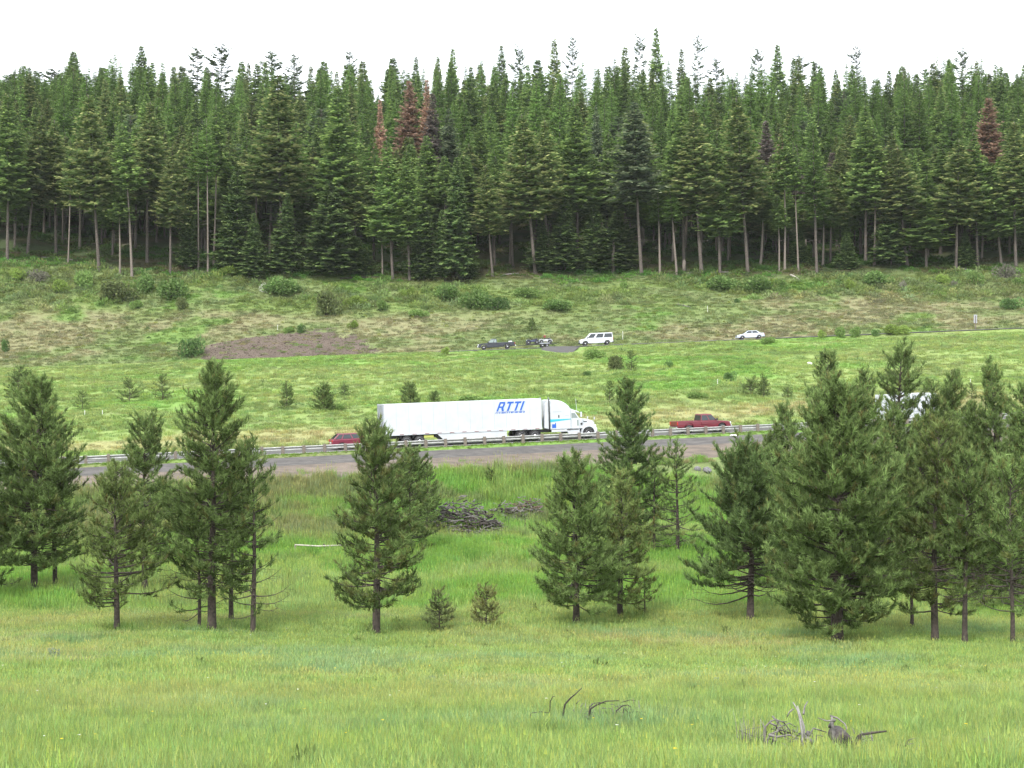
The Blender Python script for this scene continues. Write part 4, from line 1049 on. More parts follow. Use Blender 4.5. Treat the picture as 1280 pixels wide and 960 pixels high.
for o in _T:
    for q in range(16 if o.name.startswith('pine_tree') else 6):
        a = random.uniform(0, 6.28); d = .25 + 1.3 * random.random() ** 1.5; _P.append((o.location.x + d * math.cos(a), o.location.y + d * math.sin(a)))
_P = np.array(_P); n = len(_P); s = RNG.uniform(.6, .95, n)
scatter('trunk_foot_shade_grass', np.stack([_P[:, 0], _P[:, 1], ground_z(_P[:, 0], _P[:, 1])], 1), RNG.uniform(0, 6.28, n), np.stack([s, s, s * RNG.uniform(.7, 1.25, n)], 1), G_LUSH[None] * RNG.uniform(.7, 1.3, (n, 1)), TUFTS_MID, RNG.integers(0, 4, n))  # darker tufts added round the trunk feet, standing in for contact shade
# little yellow and white meadow flowers
M_FLOW = foliage_mat('flower_petals', .2, instancer=True, vary=.05)
def flower(seed):
    rng = np.random.default_rng(seed); a = np.linspace(0, 6.283, 7)[:-1]
    c = np.array([0, 0, .5]); r_ = .026
    t = [np.stack([c, c + np.array([math.cos(q) * r_, math.sin(q) * r_, .006]), c + np.array([math.cos(q + .9) * r_, math.sin(q + .9) * r_, .004])]) for q in a]
    return soup('flower', np.array(t), np.ones((6, 3)), M_FLOW)
X, Y, r = spread(520, 20, 75, 908, .38)
m = fbm(X / 6, Y / 5, 181, 3) > .45; X, Y = X[m], Y[m]; n = len(X); s = r.uniform(.8, 1.4, n)
scatter('meadow_flowers', np.stack([X, Y, ground_z(X, Y)], 1), r.uniform(0, 6, n), np.stack([s, s, r.uniform(.7, 1.1, n)], 1),
        np.where(r.random((n, 1)) < .6, np.array([[.7, .5, .03]]), np.array([[.7, .7, .66]])), [flower(1), flower(2)], r.integers(0, 2, n))

# ================================================================= shrubs one can tell apart
SV = {'green': shrub_parts(801, c0=(0.117, 0.202, 0.056), c1=(0.208, 0.286, 0.094)), 'bright': shrub_parts(802, c0=(0.169, 0.260, 0.056), c1=(0.273, 0.351, 0.094)), 'olive': shrub_parts(803, c0=(0.124, 0.163, 0.065), c1=(0.195, 0.221, 0.094), twig=30),
      'grey': shrub_parts(804, n=700, c0=(0.169, 0.163, 0.131), c1=(0.208, 0.208, 0.150), twig=44), 'white': shrub_parts(805, flower=.5, c0=(0.117, 0.202, 0.056), c1=(0.208, 0.286, 0.094)), 'dark': shrub_parts(806, c0=(0.078, 0.150, 0.050), c1=(0.143, 0.221, 0.075)),
      'wide': shrub_parts(807, n=1900, lumps=13, c0=(0.111, 0.202, 0.056), c1=(0.208, 0.293, 0.106))}
SFIRST = {}
def shrub(px, by, wpx, hpx, key, label, ymin, group):
    p = hit(px, by, ymin); mpp = p[1] / F
    wpx *= 1.15
    e = thing('shrub', label, 'shrub', p - UP * .05, random.uniform(0, 6.28), group, scale=(wpx * mpp / 2, wpx * mpp / 2 * .8, hpx * mpp))
    if key not in SFIRST: SFIRST[key] = (new_obj('stems', SV[key][0], e), new_obj('leaves', SV[key][1], e))
    else:
        for q in SFIRST[key]: k = q.copy(); COL.objects.link(k); k.parent = e
    return e
GSH = 'shrubs on the slope below the forest'
SHR = [
 (143, 376, 58, 26, 'olive', 'big rounded olive shrub, the largest at the left below the forest'), (106, 360, 36, 24, 'green', 'upright green shrub just left of the big rounded olive one'),
 (71, 367, 26, 18, 'bright', 'bright yellow-green shrub at the far left slope'), (47, 352, 34, 16, 'grey', 'greyish twiggy shrub at the far left slope'), (20, 349, 28, 14, 'bright', 'low leafy shrub nearest the left frame edge below the forest'),
 (178, 364, 36, 22, 'wide', 'leafy low shrub right of the big rounded olive one'), (212, 374, 50, 26, 'wide', 'wide leafy shrub mass below the shorter olive fir'), (226, 387, 22, 16, 'olive', 'dull brownish bush at the lower edge of the wide leafy mass'),
 (170, 386, 20, 12, 'green', 'small shrub under the big rounded olive one'), (284, 346, 44, 14, 'bright', 'bright leafy shrub at the forest edge below the dark spruce'),
 (239, 445, 38, 30, 'dark', 'leafy bush at the left tip of the gravel scar'), (375, 416, 14, 13, 'dark', 'small dark bush on the top edge of the gravel scar'), (361, 416, 18, 8, 'green', 'low flat bush left of the small dark bush on the gravel scar'),
 (330, 365, 13, 13, 'white', 'white-flowering shrub at the forest edge'), (356, 368, 56, 22, 'wide', 'broad green shrub right of the white-flowering one'), (408, 394, 42, 32, 'olive', 'large olive-green bush above the gravel scar'),
 (442, 385, 36, 16, 'bright', 'pale leafy bush right of the large olive-green bush'), (442, 411, 18, 11, 'bright', 'small bright bush near the right end of the gravel scar'), (478, 388, 26, 14, 'green', 'leafy bush in the middle of the slope above the gap left of the dark pickup'),
 (514, 372, 18, 14, 'bright', 'fresh green bush under the straight brown trunk'), (502, 373, 12, 11, 'bright', 'bright yellow-green little bush left of the fresh green one'), (560, 374, 40, 20, 'wide', 'leafy bush group below the dark spruces above the dark pickup'),
 (590, 385, 50, 22, 'wide', 'broad pale-tipped shrub above the dark pickup'), (622, 387, 34, 22, 'dark', 'rounded dark green bush right of the broad pale-tipped shrub'), (524, 396, 30, 10, 'green', 'low spreading bush on the slope above and left of the dark pickup'),
 (558, 444, 14, 11, 'bright', 'bright round bush by the upper road left of the dark pickup'), (660, 372, 40, 14, 'green', 'low green shrub under the big yellow-tipped fir'), (700, 388, 46, 14, 'wide', 'leafy patch of shrub above the quads'),
 (905, 362, 60, 18, 'wide', 'long leafy shrub mass above the silver car, left end'), (945, 364, 52, 20, 'wide', 'long leafy shrub mass above the silver car, right end'), (780, 360, 18, 9, 'green', 'small shrub on the green slope right of the white van'),
 (922, 378, 10, 7, 'dark', 'tiny dark bush below the long leafy shrub mass'), (975, 362, 30, 14, 'green', 'shrub below the thin poles at the forest edge'), (1060, 363, 18, 14, 'bright', 'fresh green bush below the small neat spruce'),
 (1098, 356, 46, 18, 'wide', 'leafy shrub in front of the bluish young tree'), (1129, 363, 16, 13, 'grey', 'grey dead-looking shrub right of the leafy one below the bluish tree'), (1174, 355, 22, 12, 'bright', 'bright shrub below the clean brown trunk'),
 (1192, 358, 12, 8, 'grey', 'tiny greyish shrub beside the bright one below the clean brown trunk'), (1220, 357, 24, 20, 'green', 'leafy shrub below the strongly leaning trunk'), (1258, 347, 34, 18, 'grey', 'greyish shrub at the forest edge near the right frame edge'),
 (1264, 386, 32, 18, 'dark', 'dark wide shrub on the slope by the right frame edge'), (1275, 358, 24, 12, 'green', 'green shrub at the right end of the forest edge'),
 (1027, 422, 13, 10, 'bright', 'smallest round bush by the upper road right of the silver car'), (1051, 422, 20, 15, 'green', 'left of two touching roadside bushes right of the silver car'), (1069, 422, 18, 15, 'green', 'right of two touching roadside bushes right of the silver car'),
 (1093, 420, 14, 11, 'dark', 'lowest bush at the left of the triple clump on the upper road'), (1111, 419, 24, 14, 'bright', 'biggest bush of the triple clump on the upper road'), (1132, 418, 20, 12, 'bright', 'right-hand bush of the triple clump on the upper road'),
 (838, 459, 14, 10, 'dark', 'round dark bush in the upper meadow between van and silver car'), (912, 476, 18, 15, 'dark', 'upright dark bush above the red pickup'), (745, 449, 34, 14, 'green', 'leafy bush beside the side track below the white van'),
 (768, 462, 36, 18, 'olive', 'brownish shrub patch on the slope below the white van'), (735, 470, 12, 8, 'dark', 'small bush below the side track'), (1195, 470, 20, 9, 'olive', 'low olive bush in the upper meadow right of the spire-topped pine'), (1116, 472, 26, 9, 'olive', 'long low olive bush left of the airy leader pine top'),
 (960, 430, 30, 10, 'green', 'low bush on the road bank just right of the silver car'), (425, 513, 20, 9, 'green', 'low green bush right of the sapling behind the red hatchback'), (590, 503, 50, 10, 'green', 'long low bush above the trailer roof'),
 (872, 498, 30, 9, 'green', 'low green bush above the red pickup bed'), (5, 440, 12, 20, 'dark', 'dark bush cut by the left edge below the dry slope'),
]
for x, by, wp, hp, key, lab in SHR:
    shrub(x, by, wp, hp, key, lab, 155 if by > 425 and by != 445 and by != 444 else 228, GSH)
# ================================================================= vehicles
def paint(name, c, metal=0.0, rough=.35, coat=.4): return mat(name, c, rough, metal, .5, coat=coat)
P_WHITE = mat('white_truck_paint', (.47, .495, .52), .4, noise=.07, nscale=1.3, coat=.3); P_RED = paint('dark_red_paint', (.135, .009, .02)); P_MAROON = paint('maroon_paint', (.14, .011, .03))
P_DARK = paint('dark_slate_paint', (.013, .016, .026), .1); P_VAN = paint('white_van_paint', (.48, .50, .53)); P_SILV = paint('silver_paint', (.46, .50, .57), .25, .35)
P_GREYP = mat('grey_panel', (.30, .32, .35), .5); P_DGREY = mat('grey_door_panel', (.22, .24, .28), .45, noise=.2, nscale=2)
M_GLASS = mat('dark_window_glass', (.02, .026, .03), .08, 0, .6); M_GLASS_SEE = mat('bright_window_glass', (.16, .20, .19), .08, 0, .8)
M_TYRE = mat('tyre_rubber', (.022, .022, .023), .85); M_RIM = mat('bright_wheel_metal', (.62, .63, .65), .3, .6); M_CHROME = mat('chrome', (.66, .67, .69), .18, .9)
M_BLACK = mat('black_plastic', (.025, .025, .028), .55); M_LAMPG = mat('headlight_glass', (.62, .65, .68), .12); M_TAIL = mat('red_tail_lens', (.40, .015, .015), .2); M_AMBER = mat('amber_lens', (.55, .2, .02), .25)
M_BLUE = paint('blue_decal', (.006, .085, .42), 0, .4, .2); M_TURQ = paint('turquoise_decal', (.02, .36, .46), 0, .4, .2); M_PALEB = paint('pale_blue_decal', (.30, .52, .72), 0, .4, .2)

def wheel(parent, x, y, R, w, rim=M_RIM, dual=False, rf=.62):
    s = 1 if y > 0 else -1
    o = MB().lathe_y((0, 0, 0), [(R * rf, -w / 2), (R * .93, -w / 2), (R, -w / 2 + .04), (R, w / 2 - .04), (R * .93, w / 2), (R * rf, w / 2)], 22).build('wheel', M_TYRE, parent, True)
    o.location = (x, y, R)
    MB().lathe_y((0, 0, 0), [(R * rf * 1.01, s * (w / 2 - .06)), (R * rf * .98, s * (w / 2 + .004)), (R * rf * .80, s * (w / 2 - .03)), (R * .24, s * (w / 2 - .02)), (R * .2, s * (w / 2 + .03)), (R * .02, s * (w / 2 + .035))], 18).build('rim', rim, o, True)
    return o

def arch(xc, r, z0, n=9):
    """wheel opening as polygon points, front to back"""
    return [(xc + r * math.cos(a), max(z0, 0) + r * math.sin(a)) for a in np.linspace(0, math.pi, n)]

def panel(pts, th=.012):
    """thin raised panel on the quad/polygon pts (given with outward winding)"""
    p = [Vector(q) for q in pts]; n = (p[1] - p[0]).cross(p[2] - p[1]).normalized()
    mb = MB(); k = len(p)
    mb.add([tuple(q - n * .02) for q in p] + [tuple(q + n * th) for q in p], [tuple(range(k - 1, -1, -1)), tuple(range(k, 2 * k))] + [(i, (i + 1) % k, (i + 1) % k + k, i + k) for i in range(k)])
    return mb

def greenhouse(parent, xb0, xb1, xr0, xr1, zb, zr, wb, wr, m, windows, front=True, rear=True, glass=None, name='cab', fin=.08):
    """cab from the belt rectangle (xb0 rear, xb1 front) to the roof rectangle; windows as (x0,x1) fractions along the side"""
    mb = MB().loft([[(xb0, -wb, zb), (xb1, -wb, zb), (xb1, wb, zb), (xb0, wb, zb)], [(xr0, -wr, zr), (xr1, -wr, zr), (xr1, wr, zr), (xr0, wr, zr)]])
    cab = mb.build(name, m, parent, False, .05, 3)
    glass = glass or M_GLASS
    def P(x_f, z_f, s):
        z = zb + (zr - zb) * z_f; w_ = wb + (wr - wb) * z_f
        x0 = xb0 + (xr0 - xb0) * z_f; x1 = xb1 + (xr1 - xb1) * z_f
        return (x0 + (x1 - x0) * x_f, s * w_, z)
    for a, b in windows:
        for s in (-1, 1):
            q = [P(a, .10, s), P(b, .10, s), P(b, .84, s), P(a, .84, s)]
            if s > 0: q = q[::-1]
            panel(q, .008).build('window', glass, cab)
    def E(x, y, zf, fr):
        return (x, y, zb + (zr - zb) * zf)
    if front:
        f = lambda zf: xb1 + (xr1 - xb1) * zf; w_ = lambda zf: (wb + (wr - wb) * zf) - .1
        panel([(f(.08), -w_(.08), zb + (zr - zb) * .08), (f(.08), w_(.08), zb + (zr - zb) * .08), (f(.88), w_(.88), zb + (zr - zb) * .88), (f(.88), -w_(.88), zb + (zr - zb) * .88)], .008).build('windshield', M_GLASS, cab)
    if rear:
        f = lambda zf: xb0 + (xr0 - xb0) * zf; w_ = lambda zf: (wb + (wr - wb) * zf) - .12
        panel([(f(.12), w_(.12), zb + (zr - zb) * .12), (f(.12), -w_(.12), zb + (zr - zb) * .12), (f(.85), -w_(.85), zb + (zr - zb) * .85), (f(.85), w_(.85), zb + (zr - zb) * .85)], .008).build('rear_window', M_GLASS, cab)
    return cab

def lamps(parent, xf, zf, w, xr, zr, hw=.14, hh=.08, rr=.12):
    for s in (-1, 1):
        MB().box((xf, s * (w - .14), zf), (.10, hw * 2, hh * 2)).build('headlight', M_LAMPG, parent, False, .02)
        MB().box((xr, s * (w - .07), zr), (.08, .15, rr * 2)).build('tail_light', M_TAIL, parent, False, .02)

def mirrors(parent, x, z, w, m):
    for s in (-1, 1): MB().box((x, s * (w + .12), z), (.12, .2, .2)).build('side_mirror', m, parent, False, .03)

def hw_pos(px, off):
    x = 0.0
    for _ in range(40):
        X = x - RDY * off; Y = rail_Y(x) + RDX * off
        x += ((px - 640) / F * Y - X) * .9
    return (x - RDY * off, rail_Y(x) + RDX * off, rail_z(x) + .10)
HWR = (0, -math.atan(.0355 * RDX), math.radians(17))
def up_pos(px, off=0):
    x = 0
    for _ in range(30): x = (px - 640) / F * (up_Y(x) + off)
    return (x, up_Y(x) + off, up_z(x) + .04)
UPR = (0, math.atan(.0425), math.pi + math.atan(.05))

# ----------------------------------------------------------------- semi truck
def semi():
    pos = hw_pos(481.0, 3.2)                              # rear corner of the trailer on the near side
    n = Vector(HN + (0,)); loc = Vector(pos) + n * 1.3
    t = thing('semi_truck', 'white semi truck with a long box trailer and blue slanted letters on its side', 'semi truck', loc, rot=HWR)
    TL = 15.6
    tr = MB().box((TL / 2, 0, 2.62), (TL - .02, 2.56, 2.86)).build('trailer', P_WHITE, t, False, .04)
    # thin panel joints and lower rail along the side
    rl = MB(); [rl.box((TL / 2, s * 1.29, 1.16), (TL, .05, .16)) for s in (-1, 1)]; rl.build('lower_rail', P_WHITE, tr, False, .01)
    jt = MB()
    for i in range(1, 13):
        for s in (-1, 1): jt.box((i * 1.2, s * 1.282, 2.66), (.03, .012, 2.72))
    jt.build('panel_joint', mat('trailer_seam', (.36, .38, .40), .5), tr)
    tap = MB()
    for i in range(13):
        tap.box((.45 + i * 1.22, -1.318, 1.16), (.42, .012, .06)); tap.box((.45 + i * 1.22, 1.318, 1.16), (.42, .012, .06))
    tap.build('reflector_strip', mat('red_reflector', (.20, .07, .07), .4), tr)
    for s in (-1, 1):
        MB().box((-.03, s * .63, 2.62), (.06, 1.2, 2.7)).build('trailer_door', P_DGREY, tr, False, .015)
    hd = MB()
    for y in (-.95, -.35, .35, .95): hd.tube([(-.08, y, 1.4), (-.08, y, 3.9)], .022, 6)
    hd.build('lock_rod', M_CHROME, tr)
    fr = MB(); fr.box((-.02, 0, 4.0), (.1, 2.6, .14)); fr.box((-.02, 0, 1.2), (.12, 2.6, .18)); fr.box((-.02, 1.24, 2.6), (.1, .1, 2.8)); fr.box((-.02, -1.24, 2.6), (.1, .1, 2.8)); fr.build('door_frame', P_GREYP, tr, False, .01)
    for s in (-1, 1): MB().box((-.09, s * 1.1, 1.2), (.04, .2, .1)).build('tail_light', M_TAIL, tr)
    MB().box((-.05, 0, .55), (.1, 2.3, .12)).build('underride_bar', P_GREYP, tr)
    sk = MB()
    for s in (-1, 1): sk.prism([(5.1, 1.08), (12.0, 1.08), (12.0, .42), (5.9, .34)], s * 1.24, s * 1.27)
    sk.build('side_skirt', P_WHITE, tr)
    bg = MB(); bg.box((2.8, 0, .92), (4.6, 1.1, .3)); [bg.box((x, 0, .9), (.12, 2.2, .28)) for x in (.7, 1.6, 2.8, 4.0, 5.0)]; bg.build('bogie_frame', M_BLACK, tr)
    lg = MB(); [lg.box((11.9, s * .8, .72), (.16, .16, .8)) for s in (-1, 1)]; lg.build('landing_gear', P_GREYP, tr)
    MB().box((4.3, -1.2, .88), (.95, .04, .22)).build('mudguard_panel', mat('yellow_green_panel', (.40, .42, .10), .5), tr)
    # big slanted letters R T T I with their echo line, and the line of small lettering under them
    def letters(mb, ox, oz, h, sh, y, bars):
        for (x0, z0, x1, z1) in bars:
            q = [(x0, z0), (x1, z0), (x1, z1), (x0, z1)]
            mb.prism([(ox + x + sh * z * h, oz + z * h) for x, z in q], y, y - .008)
    H = .88; SH = .42; ox, oz = 11.02, 2.98
    BL = []; EC = []
    def addl(x, kind):
        if kind == 'R': b = [(x, 0, x + .17, 1), (x + .17, .82, x + .56, 1), (x + .44, .50, x + .62, .84), (x + .17, .36, x + .58, .52), (x + .40, .18, x + .62, .36), (x + .50, 0, x + .74, .18)]
        elif kind == 'T': b = [(x, .80, x + .64, 1), (x + .24, 0, x + .43, .80)]
        else: b = [(x, 0, x + .19, 1)]
        BL.extend(b)
    for x, k in ((0, 'R'), (.80, 'T'), (1.56, 'T'), (2.34, 'I')): addl(x, k)
    EC += [(.70, .0, .74, .55), (1.32, 0, 1.36, .74), (1.36, .70, 1.46, .74), (2.08, 0, 2.12, .74), (2.12, .70, 2.22, .74), (2.60, 0, 2.64, 1.0), (.22, .08, .26, .30)]
    a = MB(); letters(a, ox, oz, H, SH, -1.284, BL); a.build('lettering', M_BLUE, tr)
    e = MB(); letters(e, ox, oz, H, SH, -1.284, EC); e.build('lettering', M_PALEB, tr)
    sm = MB(); rnd = random.Random(3); x = 10.92
    while x < 13.75:
        w_ = rnd.uniform(.05, .13)
        sm.prism([(x, 2.74 + .012), (x + w_, 2.74 + .012), (x + w_ + .04, 2.88), (x + .04, 2.88)], -1.284, -1.292); x += w_ + rnd.choice((.035, .035, .12))
    sm.prism([(10.96, 2.905), (13.86, 2.905), (13.87, 2.93), (10.97, 2.93)], -1.284, -1.292)
    sm.build('small_lettering', M_BLUE, tr)
    # tractor
    ch = MB(); ch.box((16.9, 0, .85), (8.2, .95, .26)); ch.box((20.5, 0, .62), (.2, 2.0, .16)); ch.build('chassis', M_BLACK, t)
    slp = [(16.45, .95), (18.62, .95), (18.62, 2.9), (18.45, 3.18), (18.1, 3.48), (17.7, 3.70), (17.25, 3.83), (16.8, 3.88), (16.45, 3.86)]
    sl = MB().prism(slp, -1.2, 1.2).build('sleeper_cab', P_WHITE, t, False, .09, 3)
    cabp = [(18.6, .98), (19.55, .98), (19.55, 1.95), (19.1, 2.62), (18.6, 2.92)]
    cb = MB().prism(cabp, -1.08, 1.08).build('driver_cab', P_WHITE, t, False, .05, 3)
    vis = MB().prism([(18.55, 2.78), (19.5, 2.52), (19.52, 2.62), (18.55, 2.98)], -1.05, 1.05).build('sun_visor', P_WHITE, cb, False, .03)
    for s in (-1, 1):
        q = [(18.72, s * 1.08, 2.02), (19.36, s * 1.08, 2.02), (19.06, s * 1.08, 2.50), (18.72, s * 1.08, 2.52)]
        panel(q if s < 0 else q[::-1], .012).build('window', M_GLASS_SEE, cb)
        q = [(19.28, s * 1.08, 1.25), (19.42, s * 1.08, 1.25), (19.42, s * 1.08, 1.82), (19.28, s * 1.08, 1.82)]
        panel(q if s < 0 else q[::-1], .012).build('door_window', M_GLASS_SEE, cb)
        q = [(17.30, s * 1.2, 2.10), (17.42, s * 1.2, 2.10), (17.42, s * 1.2, 2.38), (17.30, s * 1.2, 2.38)]
        panel(q if s < 0 else q[::-1], .012).build('sleeper_window', M_GLASS, sl)
        q = [(16.46, s * 1.2, 1.70), (18.6, s * 1.2, 1.90), (18.6, s * 1.2, 1.97), (16.46, s * 1.2, 1.98)]
        panel(q if s < 0 else q[::-1], .010).build('stripe', M_TURQ, sl)
        q = [(16.64, s * 1.2, 1.12), (17.06, s * 1.2, 1.12), (17.06, s * 1.2, 1.62), (16.96, s * 1.2, 1.62), (16.96, s * 1.2, 1.50), (16.64, s * 1.2, 1.50)]
        panel(q if s < 0 else q[::-1], .010).build('emblem', M_BLUE, sl)
        MB().box((17.2, s * 1.205, 2.70), (.9, .02, .035)).build('trim_line', P_GREYP, sl)
        MB().box((18.2, s * 1.205, 2.30), (.42, .02, .03)).build('trim_line', P_GREYP, sl)
    panel([(19.50, -.92, 2.02), (19.50, .92, 2.02), (19.14, .86, 2.52), (19.14, -.86, 2.52)], .03).build('windshield', M_GLASS_SEE, cb)
    hd = MB().loft([[(19.5, -1.02, .95), (19.5, 1.02, .95), (19.5, .98, 1.98), (19.5, -.98, 1.98)], [(20.4, -.98, .95), (20.4, .98, .95), (20.4, .86, 1.86), (20.4, -.86, 1.86)],
                    [(21.15, -.86, .72), (21.15, .86, .72), (21.1, .66, 1.64), (21.1, -.66, 1.64)], [(21.3, -.8, .70), (21.3, .8, .70), (21.22, .55, 1.45), (21.22, -.55, 1.45)]]).build('hood', P_WHITE, t, False, .06, 3)
    for s in (-1, 1):
        ar = arch(20.42, .62, .5, 10); ou = arch(20.42, .74, .5, 10)
        MB().prism([(21.3, .5)] + [(21.3, .95), (21.1, 1.2)] + ou[2:] + [(19.62, .55)] + ar[::-1], s * .78, s * 1.2).build('fender', P_WHITE, t, False, .04)
        MB().box((21.2, s * .82, 1.15), (.2, .22, .24)).build('headlight', M_LAMPG, hd, False, .03)
        MB().box((20.15, s * .94, 1.62), (.38, .06, .07)).build('air_vent', M_BLACK, hd)
        MB().box((19.75, s * 1.03, 1.42), (.18, .06, .2)).build('air_intake', M_BLACK, hd)
        mm = MB(); mm.box((19.62, s * 1.34, 2.35), (.14, .16, .5)); mm.tube([(19.4, s * 1.08, 2.5), (19.62, s * 1.34, 2.55)], .02); mm.build('side_mirror', P_WHITE, cb, False, .03)
        mm = MB(); mm.box((21.12, s * .98, 1.92), (.09, .1, .22)); mm.tube([(21.0, s * .8, 1.6), (21.12, s * .98, 1.85)], .015); mm.build('hood_mirror', P_WHITE, hd, False, .02)
        MB().prism([(16.6, .95), (19.5, .95), (19.5, .48), (18.4, .44), (18.2, .72), (16.6, .72)], s * 1.02, s * 1.16).build('side_fairing', P_WHITE, t, False, .03)
        MB().box((18.8, s * 1.17, .9), (1.2, .04, .07)).build('step', M_BLACK, t)
        MB().prism([(15.85, 1.15), (16.44, 1.05), (16.44, 3.84), (16.2, 3.8), (15.95, 3.45)], s * 1.14, s * 1.2).build('cab_extender', P_WHITE, t, False, .02)
        MB().tube([(16.36, s * 1.25, 1.05), (16.36, s * 1.25, 3.95), (16.28, s * 1.25, 4.1)], [.07, .065, .06], 10).build('exhaust_stack', mat('dark_exhaust', (.14, .14, .15), .4, .6), t, True)
    MB().tube([(19.3, -1.0, 2.6), (19.22, -1.02, 3.9)], .018, 5).build('antenna', P_WHITE, t)
    MB().box((21.3, 0, .62), (.16, 2.2, .34)).build('bumper', M_CHROME, t, False, .05)
    MB().box((21.27, 0, 1.2), (.06, .95, .62)).build('grille', M_CHROME, hd, False, .03)
    for x in (2.15, 3.4): [wheel(t, x, s * 1.0, .50, .56) for s in (-1, 1)]
    for x in (13.5, 14.85): [wheel(t, x, s * .98, .51, .56) for s in (-1, 1)]
    for s in (-1, 1): wheel(t, 20.42, s * 1.02, .51, .3)
    for x in (13.5, 14.85):
        for s in (-1, 1): MB().prism([p for p in arch(x, .62, .51, 8)] + [p for p in arch(x, .58, .51, 8)][::-1], s * .7, s * 1.26).build('mudguard', M_BLACK, t)
semi()

# ----------------------------------------------------------------- pickups
def pickup(name, label, loc, rot, m, L=6.0, hw_=.98, crew=True, bedload=False, chrome=M_CHROME):
    t = thing(name, label, 'pickup truck', loc, rot=rot)
    R = .40; fx = L * .5 - 1.02; rx = -L * .5 + 1.28
    cab0 = -.35 if crew else -.15; cab1 = 1.45
    poly = [(-L / 2, .55), (-L / 2, .86)] + [(cab0 - .02, .86), (cab0 - .02, 1.14), (cab1 + .1, 1.14), (L / 2 - .35, 1.04), (L / 2 - .05, .94), (L / 2, .55), (L / 2 - .2, .42)]
    poly += [(fx + .52, .42)] + arch(fx, .50, .42)[1:-1] + [(fx - .52, .42)] + [(rx + .52, .42)] + arch(rx, .50, .42)[1:-1] + [(rx - .52, .45)]
    MB().prism(poly, -hw_ + .04, hw_ - .04).build('body', m, t, False, .06, 3)
    for s in (-1, 1):
        pl = [(-L / 2, .58), (-L / 2, 1.17), (cab0 - .04, 1.17), (cab0 - .04, .58)] + [(rx + .56, .58)] + arch(rx, .55, .44)[1:-1] + [(rx - .56, .58)]
        MB().prism(pl, s * (hw_ - .14), s * hw_).build('bed_side', m, t, False, .03)
        fl = arch(fx, .58, .42, 10); MB().prism(fl + arch(fx, .5, .42, 10)[::-1], s * (hw_ - .1), s * (hw_ + .02)).build('fender_flare', m, t)
        MB().box(((cab0 + cab1) / 2 - .1, s * (hw_ - .05), .86), (cab1 - cab0 + .1, .02, .025)).build('door_crease', M_BLACK, t)
        MB().box(((cab0 + fx - .5) / 2, s * hw_, .4), (fx - .5 - cab0 + .6, .12, .07)).build('running_board', M_BLACK, t)
        for xx in ((cab0 + .95, cab1 - .1) if crew else (cab1 - .15, cab0 + .45)): MB().box((xx - .35, s * (hw_ - .02), 1.0), (.18, .04, .04)).build('door_handle', m, t)
    MB().box((-L / 2 + .04, 0, .88), (.08, 2 * hw_ - .3, .58)).build('tailgate', m, t, False, .02)
    MB().box((-L / 2 + 1.1, 0, .875), (2.1, 2 * hw_ - .3, .02)).build('bed_floor', M_BLACK, t)
    n = [(.04, .48), (.54, .96)] if crew else [(.06, .34), (.42, .94)]
    greenhouse(t, cab0, cab1 + .05, cab0 + .12, cab1 - .62, 1.12, 1.82, hw_ - .08, hw_ - .24, m, n, glass=None if crew else M_GLASS_SEE)
    lamps(t, L / 2 - .08, .86, hw_, -L / 2 + .02, .98, .16, .11, .16)
    MB().box((L / 2 + .02, 0, .55), (.16, 2 * hw_ - .06, .22)).build('front_bumper', chrome, t, False, .04)
    MB().box((-L / 2 - .07, 0, .55), (.16, 2 * hw_ - .1, .2)).build('rear_bumper', chrome, t, False, .04)
    MB().box((L / 2 - .03, 0, .84), (.06, 1.2, .28)).build('grille', chrome, t, False, .02)
    mirrors(t, cab1 - .1, 1.28, hw_ - .05, M_BLACK)
    for x in (fx, rx): [wheel(t, x, s * (hw_ - .14), R, .26) for s in (-1, 1)]
    if bedload: MB().box((-L / 2 + .75, 0, 1.18), (.6, 1.2, .36)).build('tool_box', M_LAMPG, t, False, .03)
    return t
pickup('pickup_truck', 'dark red crew-cab pickup behind the guardrail', hw_pos(876, 4.6), HWR, P_RED, 5.9)
pickup('pickup_truck', 'dark slate pickup on the upper road ahead of the loaded trailer', up_pos(620.5, .3), UPR, P_DARK, 6.3, crew=False, bedload=True)

# ----------------------------------------------------------------- passenger van
def van():
    t = thing('passenger_van', 'white passenger van with dark side windows on the upper road', 'van', up_pos(745, .4), rot=UPR)
    L = 5.75; w = 1.0; fx = L / 2 - .98; rx = -L / 2 + 1.02
    poly = [(-L / 2, .5), (-L / 2 + .02, 1.22), (1.45, 1.22), (L / 2 - .35, 1.10), (L / 2 - .02, .98), (L / 2, .5), (L / 2 - .15, .36), (fx + .5, .36)] + arch(fx, .46, .36)[1:-1] + [(fx - .5, .36), (rx + .5, .36)] + arch(rx, .46, .36)[1:-1] + [(rx - .5, .4)]
    MB().prism(poly, -w, w).build('body', P_VAN, t, False, .07, 3)
    greenhouse(t, -L / 2 + .02, 1.95, -L / 2 + .1, 1.05, 1.2, 2.10, w - .02, w - .16, P_VAN, [(.03, .33), (.37, .63), (.70, .92)], name='upper_body')
    lamps(t, L / 2 - .04, .86, w, -L / 2 + .02, 1.05, .14, .1, .2)
    MB().box((L / 2 + .03, 0, .48), (.16, 1.98, .22)).build('front_bumper', M_BLACK, t, False, .04)
    MB().box((-L / 2 - .04, 0, .48), (.14, 1.94, .2)).build('rear_bumper', M_BLACK, t, False, .04)
    MB().box((L / 2 - .01, 0, .84), (.05, 1.2, .26)).build('grille', M_BLACK, t, False, .02)
    mirrors(t, 1.55, 1.36, w - .02, M_BLACK)
    for s in (-1, 1): MB().box((-.2, s * (w + .003), .84), (4.3, .02, .05)).build('trim_line', P_GREYP, t)
    for x in (fx, rx): [wheel(t, x, s * (w - .13), .36, .24) for s in (-1, 1)]
van()

